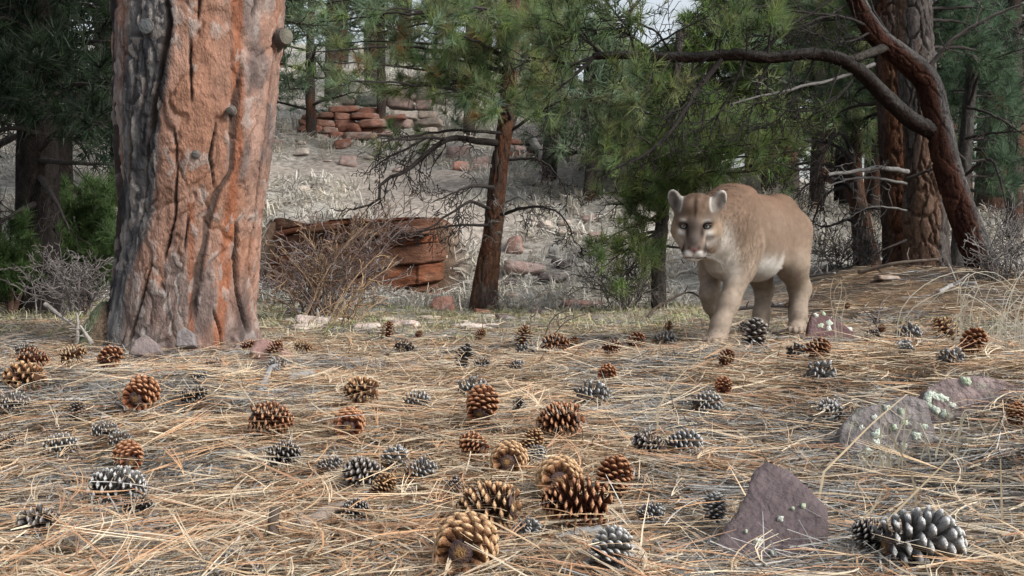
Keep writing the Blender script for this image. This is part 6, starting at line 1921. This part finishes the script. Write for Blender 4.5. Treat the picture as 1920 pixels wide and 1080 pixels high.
# x, y of its middle, width px, kind, axis in (right, away, up) from stalk end to tip, label
CONES = [
    (33, 725, 74, 'T', (-1, 0.1, 0.1), "tan-scaled brown cone lying on its side, cut by the frame's edge"),
    (263, 757, 66, 'R', (0.1, 0.93, 0.25), "round red-brown cone tilted to show its spiral of scales"),
    (362, 757, 58, 'D', (0.9, 0.2, 0.2), "blackish weathered cone lying beside the round red-brown cone"),
    (142, 788, 34, 'D', (0.2, 0.1, 1), "small charcoal cone standing upright on needles"),
    (195, 827, 50, 'G', (1, 0.2, 0.0), "slim silvery cone sunk flat in needles near the charcoal cone"),
    (508, 806, 90, 'R', (0.95, 0.3, -0.1), "long rust-brown cone lying under an arched needle"),
    (653, 817, 62, 'R', (-0.1, 0.95, 0.1), "rounded rust cone with a needle stuck across its face"),
    (672, 748, 74, 'T', (-0.95, 0.35, 0.0), "tan cone lying on its side with fluffy-looking open end"),
    (905, 785, 68, 'R', (0.15, 0.75, 0.6), "plump upright red-brown cone with wide open scales"),
    (972, 780, 40, 'D', (0.3, 0.1, 0.9), "small blue-grey upright cone touching the plump upright cone's shadow"),
    (1046, 815, 92, 'R', (-0.95, 0.2, -0.15), "large coppery cone lying behind the trio of brown cones"),
    (884, 860, 68, 'R', (-0.75, 0.5, 0.35), "leaning dark red cone at the end of the trio"),
    (955, 882, 74, 'T', (0.1, 0.97, -0.05), "brown cone facing out with concentric scales, middle of the trio"),
    (1000, 853, 54, 'T', (0.4, 0.5, 0.7), "brown cone tucked behind the trio's middle cone"),
    (235, 876, 74, 'R', (-0.45, 0.8, 0.3), "glossy chestnut cone leaning in pale needles"),
    (530, 877, 74, 'D', (0.9, 0.2, 0.25), "dark closed cone with diamond pale-tipped scales"),
    (218, 935, 100, 'G', (1, 0.1, 0.05), "crumbling pale grey cone lying flat like bark"),
    (258, 973, 58, 'D', (1, 0.2, 0.1), "half-buried black and brown cone in front of the crumbling grey cone"),
    (62, 1004, 80, 'D', (-1, 0.1, 0.1), "black weathered cone with grey scale tips in deep needles"),
    (675, 912, 84, 'D', (-0.9, 0.25, 0.2), "dusky grey-black cone beside two silver cones"),
    (740, 880, 70, 'G', (0.6, 0.7, 0.3), "silver-grey rounded cone behind the dusky cone"),
    (790, 905, 72, 'G', (0.8, 0.5, 0.3), "silver-grey cone with dark open end next to the dusky cone"),
    (908, 987, 134, 'T', (-0.92, 0.25, -0.15), "largest tan cone lying with rows of thick pale scale tips"),
    (1050, 927, 90, 'T', (0.05, 0.98, -0.12), "tan cone showing its flat purple-centred stalk end"),
    (1155, 928, 84, 'R', (0.3, 0.55, 0.75), "reddish cone leaning against the tan cone's needles"),
    (1075, 985, 128, 'R', (-0.95, -0.15, 0.1), "broad brick-brown cone lying before the purple-centred one"),
    (875, 1057, 130, 'T', (0.15, 0.95, 0.0), "golden-brown cone cut by the frame's lower edge"),
    (1150, 1062, 108, 'G', (0.5, 0.6, 0.5), "ashy cone with dark-edged scales at the lower edge beside the grey stick"),
    (1640, 1050, 100, 'D', (-0.7, 0.2, 0.5), "dark cone with cream scale tips joined to a large silver cone"),
    (1745, 1052, 160, 'G', (0.95, 0.1, 0.05), "large silver cone with bold black gaps in the lowest grass"),
    (1215, 857, 76, 'D', (-0.8, 0.4, 0.3), "black open cone with pale scale rims beside a silver one"),
    (1288, 850, 80, 'G', (0.9, 0.3, 0.2), "silver cone lying against the black open cone"),
    (1115, 752, 80, 'G', (0.9, 0.35, 0.1), "blue-grey bristly cone lying alone in mid clearing"),
    (1140, 713, 44, 'R', (0.3, 0.8, 0.2), "small orange-red flattened cone"),
    (1195, 648, 46, 'R', (0.7, 0.5, 0.4), "dark red cone on the crest before the grey patch"),
    (1045, 656, 54, 'R', (0.95, 0.2, 0.1), "rusty cone lying end to end with a smaller one"),
    (1076, 651, 26, 'R', (0.5, 0.5, 0.6), "tiny rusty cone at the end of a longer rusty one"),
    (982, 641, 40, 'T', (0.2, 0.3, 0.95), "amber cone standing over a silver cone"),
    (988, 659, 46, 'G', (0.9, 0.4, 0.1), "silver cone lying below the amber cone"),
    (902, 636, 27, 'R', (0.6, 0.5, 0.5), "little brown cone on the open grass edge"),
    (872, 682, 48, 'D', (0.2, 0.3, 0.9), "spiky black cone standing upright in open needles"),
    (905, 692, 36, 'D', (1, 0.2, 0.0), "flattened dark cone lying next to the spiky black one"),
    (970, 696, 36, 'G', (0.7, 0.5, 0.3), "small frosted cone in the flat needles"),
    (728, 628, 28, 'R', (0.1, 0.2, 1), "small conical brown cone standing upright by the path stones"),
    (786, 634, 18, 'R', (0.6, 0.6, 0.4), "tiny brown cone on bare ground by the path stones"),
    (758, 654, 40, 'D', (0.9, 0.2, -0.1), "dark brown cone lying before the small conical one"),
    (515, 666, 42, 'R', (0.5, 0.5, 0.7), "dark red cone resting against the smooth pink slab"),
    (467, 656, 34, 'R', (0.8, 0.5, 0.2), "red cone beside the smooth pink slab's shaded end"),
    (568, 659, 36, 'T', (1, 0.2, 0), "faded flat cone past the smooth pink slab"),
    (520, 692, 46, 'G', (0.8, 0.4, 0.3), "frosty grey cone below the smooth pink slab"),
    (206, 683, 52, 'R', (0.3, 0.8, 0.4), "maroon cone with rounded scales below the broken log"),
    (135, 684, 56, 'T', (0.9, 0.3, 0.3), "ragged yellow-brown cone next to the maroon cone"),
    (60, 689, 56, 'R', (1, 0.2, 0), "low dark red cone sunk beside the ragged yellow-brown cone"),
    (45, 663, 46, 'D', (0.9, 0.3, 0.2), "black cone in the shade behind the low dark red cone"),
    (232, 649, 36, 'T', (0.9, 0.3, 0.0), "pale ribbed cone touching the pinkish-grey rock at the trunk"),
    (1418, 636, 60, 'D', (0.3, 0.4, 0.85), "big dark brown cone beside the lion's planted forepaw"),
    (1394, 624, 24, 'D', (0.2, 0.4, 0.85), "tiny dark cone next to the big dark brown one by the paw"),
    (1365, 687, 42, 'R', (0.7, 0.4, 0.5), "orange-brown cone among curled needles under the forepaw"),
    (1358, 745, 34, 'R', (0.1, 0.8, 0.5), "small maroon cone with a pale centre"),
    (1330, 768, 64, 'G', (0.9, 0.3, 0.1), "flattened grey cone in front of the small maroon cone"),
    (1497, 671, 50, 'D', (0.8, 0.5, 0.1), "dark striped cone side by side with a russet cone"),
    (1540, 668, 56, 'R', (0.9, 0.3, 0.2), "russet cone side by side with a dark striped one"),
    (1775, 631, 76, 'T', (-0.6, 0.3, 0.7), "big golden-brown cone under the arching bleached grass"),
    (1832, 657, 66, 'R', (0.6, 0.4, 0.6), "deep brown cone leaning on the big golden-brown cone"),
    (1710, 632, 56, 'G', (0.9, 0.3, 0.2), "white-grey cone lying next to the big golden-brown cone"),
    (1700, 666, 40, 'G', (0.3, 0.8, 0.4), "white-grey round cone with dark scale lines"),
    (1790, 680, 60, 'G', (0.9, 0.3, 0.0), "faded cone pressed flat under the deep brown cone"),
    (1655, 625, 22, 'R', (0.6, 0.5, 0.5), "little orange cone past the spotted rock"),
    (1645, 607, 20, 'D', (0.5, 0.5, 0.6), "little black cone past the spotted rock"),
    (1255, 621, 17, 'R', (0.1, 0.3, 0.9), "tiny brown cone on grass near the dark curved stick"),
    (1590, 582, 16, 'R', (0.8, 0.4, 0.3), "tiny brown cone on the rise behind the lion"),
    (1478, 579, 16, 'R', (0.8, 0.4, 0.3), "tiny brown cone seen under the lion's hind legs"),
    (1910, 802, 46, 'R', (0.3, 0.5, 0.7), "deep red cone cut by the frame beside the boulders"),
    (1560, 787, 62, 'G', (-0.6, 0.6, 0.4), "grey cone with white-tipped scales against the grey boulder"),
    (888, 737, 68, 'G', (0.9, 0.3, 0.1), "broken greyish cone covered with crossed needles"),
    (783, 764, 56, 'G', (0.9, 0.4, 0.1), "crushed grey cone near the tan side-lying cone"),
    (372, 717, 36, 'G', (0.9, 0.3, 0.2), "small silver and black cone behind the blackish weathered cone"),
    (400, 692, 44, 'G', (0.9, 0.4, 0.1), "flat grey cone in thin litter before the trunk"),
    (25, 772, 60, 'G', (0.9, 0.3, 0.1), "grey cone under the frame-cut tan-scaled cone"),
    (110, 852, 70, 'G', (0.9, 0.3, 0.1), "long grey cone buried among grey needles"),
    (8, 852, 44, 'D', (0.8, 0.3, 0.3), "black cone cut by the frame in grey needles"),
    (225, 845, 50, 'G', (0.9, 0.3, 0.1), "greyish cone right behind the glossy chestnut cone"),
    (618, 897, 58, 'G', (0.7, 0.5, 0.3), "grey cone lying beside the dark closed cone"),
    (722, 943, 50, 'T', (0.6, 0.5, 0.5), "faded brown cone in front of the dusky cone"),
    (848, 947, 46, 'D', (0.3, 0.4, 0.8), "small purple-black cone above the largest tan cone"),
    (1225, 992, 54, 'G', (0.8, 0.4, 0.2), "greyed cone in needles past the brick-brown cone"),
    (990, 1030, 60, 'G', (0.7, 0.5, 0.3), "grey cone wedged between largest tan cone and grey stick"),
    (1342, 985, 50, 'G', (0.2, 0.5, 0.8), "grey cone pressed against the purple wedge of sandstone"),
    (1545, 705, 70, 'G', (0.95, 0.3, 0.0), "pale flattened cone in straw below the russet cone"),
    (1530, 632, 18, 'D', (0.5, 0.5, 0.5), "tiny black cone under the spotted rock"),
    (1640, 640, 44, 'D', (0.9, 0.3, 0.2), "black crumpled cone lying past the spotted rock's foot"),
    (665, 985, 60, 'D', (0.9, 0.2, 0.3), "brown-black cone at the end of the rough scaly branch"),
    (1005, 880, 40, 'G', (0.6, 0.5, 0.4), "small white-grey cone squeezed under the trio of brown cones"),
    (1250, 640, 50, 'G', (0.9, 0.3, 0.1), "grey-white cone on the crest beside the dark red cone"),
    (1150, 662, 40, 'R', (0.9, 0.3, 0.1), "dull orange cone half under grey needles on the crest"),
]

def build_cones():
    for i, (px, py, w, kind, ax, lab) in enumerate(CONES):
        rng = np.random.default_rng(500 + i)
        ax = nrm(np.array(ax, float))
        lying = abs(ax[0])
        # where the cone rests on the ground
        g = ground(px, py + w * (0.30 if lying > 0.6 else 0.36))
        d = g[1]
        wm = w / FPX * d
        # visible width -> length and radius of the cone
        ratio = 1.30
        R = wm / (2.05 * math.sqrt(max(1 - ax[0] ** 2, 0)) + 2 * ratio * 0.9 * abs(ax[0])) * (2.0 if False else 1.0)
        R = float(np.clip(R * 1.10, 0.017, 0.050))
        L = 2 * R * ratio * 0.95
        W = axis_matrix(ax, rng.uniform(0, 6))
        near = d < 2.45
        n = 98 if near else 66
        lay = cone_layout(L, R, 1.0 if kind in 'RT' else 0.75, n, 900 + i, kind in 'GD' and i % 4 != 3 and w < 100)
        # height of the centre over the ground
        hc = R * 0.86 * math.sqrt(1 - ax[2] ** 2) + L * 0.42 * abs(ax[2])
        sink = (0.05 if kind in 'RT' else 0.16) + 0.12 * rng.uniform()
        ctr = g + [0, R * 0.5, 0.020 + hc - 2 * R * sink]
        o = root("pine_cone", ctr, lab, "pine cone", "pine cones scattered on the ground")
        o.rotation_euler = Matrix(W.tolist()).to_euler()
        V, fs, C = core_geo(L, R, np.array(KINDS_C[kind][0]))
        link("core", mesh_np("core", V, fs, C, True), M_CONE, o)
        if near:
            a_ = np.linspace(0, 2 * np.pi, 11)[:-1]
            zb = -L * 0.47
            Vd = np.concatenate([np.stack([0.40 * R * np.cos(a_), 0.40 * R * np.sin(a_), 0 * a_ + zb + 0.10 * R], -1), np.stack([0.20 * R * np.cos(a_), 0.20 * R * np.sin(a_), 0 * a_ + zb - 0.02 * R], -1), [[0, 0, zb + 0.03 * R]]])
            ii_ = np.arange(10); jj_ = (ii_ + 1) % 10
            dcol = np.concatenate([np.tile([0.075, 0.055, 0.065], (10, 1)), np.tile([0.12, 0.075, 0.05], (10, 1)), [[0.35, 0.21, 0.08]]]) * (1.0 if kind in 'RT' else 0.8)
            link("stalk_scar", mesh_np("stalk_scar", Vd, [np.stack([jj_, ii_, ii_ + 10, jj_ + 10], -1), np.stack([jj_ + 10, ii_ + 10, 0 * ii_ + 20], -1)], dcol, True), M_CONE, o)
            for M, p, v in lay:
                c = link("scale", SCALE_ME[kind][v], None, o)
                m4 = Matrix.Identity(4)
                for a in range(3):
                    for b in range(3): m4[a][b] = M[a][b]
                    m4[a][3] = p[a]
                c.matrix_local = m4
        else:
            mb = MB()
            for M, p, v in lay:
                sv, f3, f4, sc_ = SCALES[kind][v]
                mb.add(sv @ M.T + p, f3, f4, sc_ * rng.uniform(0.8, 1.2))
            V, fs, C = mb.get()
            tag(link("scales", mesh_np("scales", V, fs, C, False), M_CONE, o), kind="stuff")
build_cones()

def needles_over():
    """needles that have fallen across the cones and stones"""
    rng = np.random.default_rng(333)
    X, Y, Z, A, Ln = [], [], [], [], []
    for o in list(bpy.data.objects):
        if o.name.startswith("pine_cone") and o.parent is None:
            c = np.array(o.location)
            g0 = Hs(c[0], c[1])
            r = max(c[2] - g0, 0.015)
            for k in range(int(rng.integers(2, 9))):
                a = rng.uniform(0, np.pi)
                L = rng.uniform(0.08, 0.17)
                X.append(c[0] + rng.normal(0, r) - math.cos(a) * L / 2)
                Y.append(c[1] - r * rng.uniform(0.3, 1.3) - math.sin(a) * L / 2)
                Z.append(g0 + r * rng.uniform(0.2, 1.5) + 0.01)
                A.append(a); Ln.append(L)
    n = len(X)
    tan = np.array([[0.53, 0.375, 0.22], [0.60, 0.46, 0.29], [0.50, 0.29, 0.15], [0.45, 0.43, 0.40]])
    V, F, C, _ = blades(n, np.array(X), np.array(Y), np.array(Z), np.array(A), np.array(Ln), np.full(n, 0.0015), rng.normal(0, 0.12, n), rng.normal(0, 0.5, n), 4, tan[rng.integers(0, 4, n)], rng, 0.12)
    V[:, 2] = np.maximum(V[:, 2], H(V[:, 0], V[:, 1]) + 0.003)
    tag(solo("fallen_needles", V, F, M_NEEDLE, (0, 2.5, 0), C), "loose dry needles fallen across the pine cones", "needle litter", kind="stuff")
needles_over()
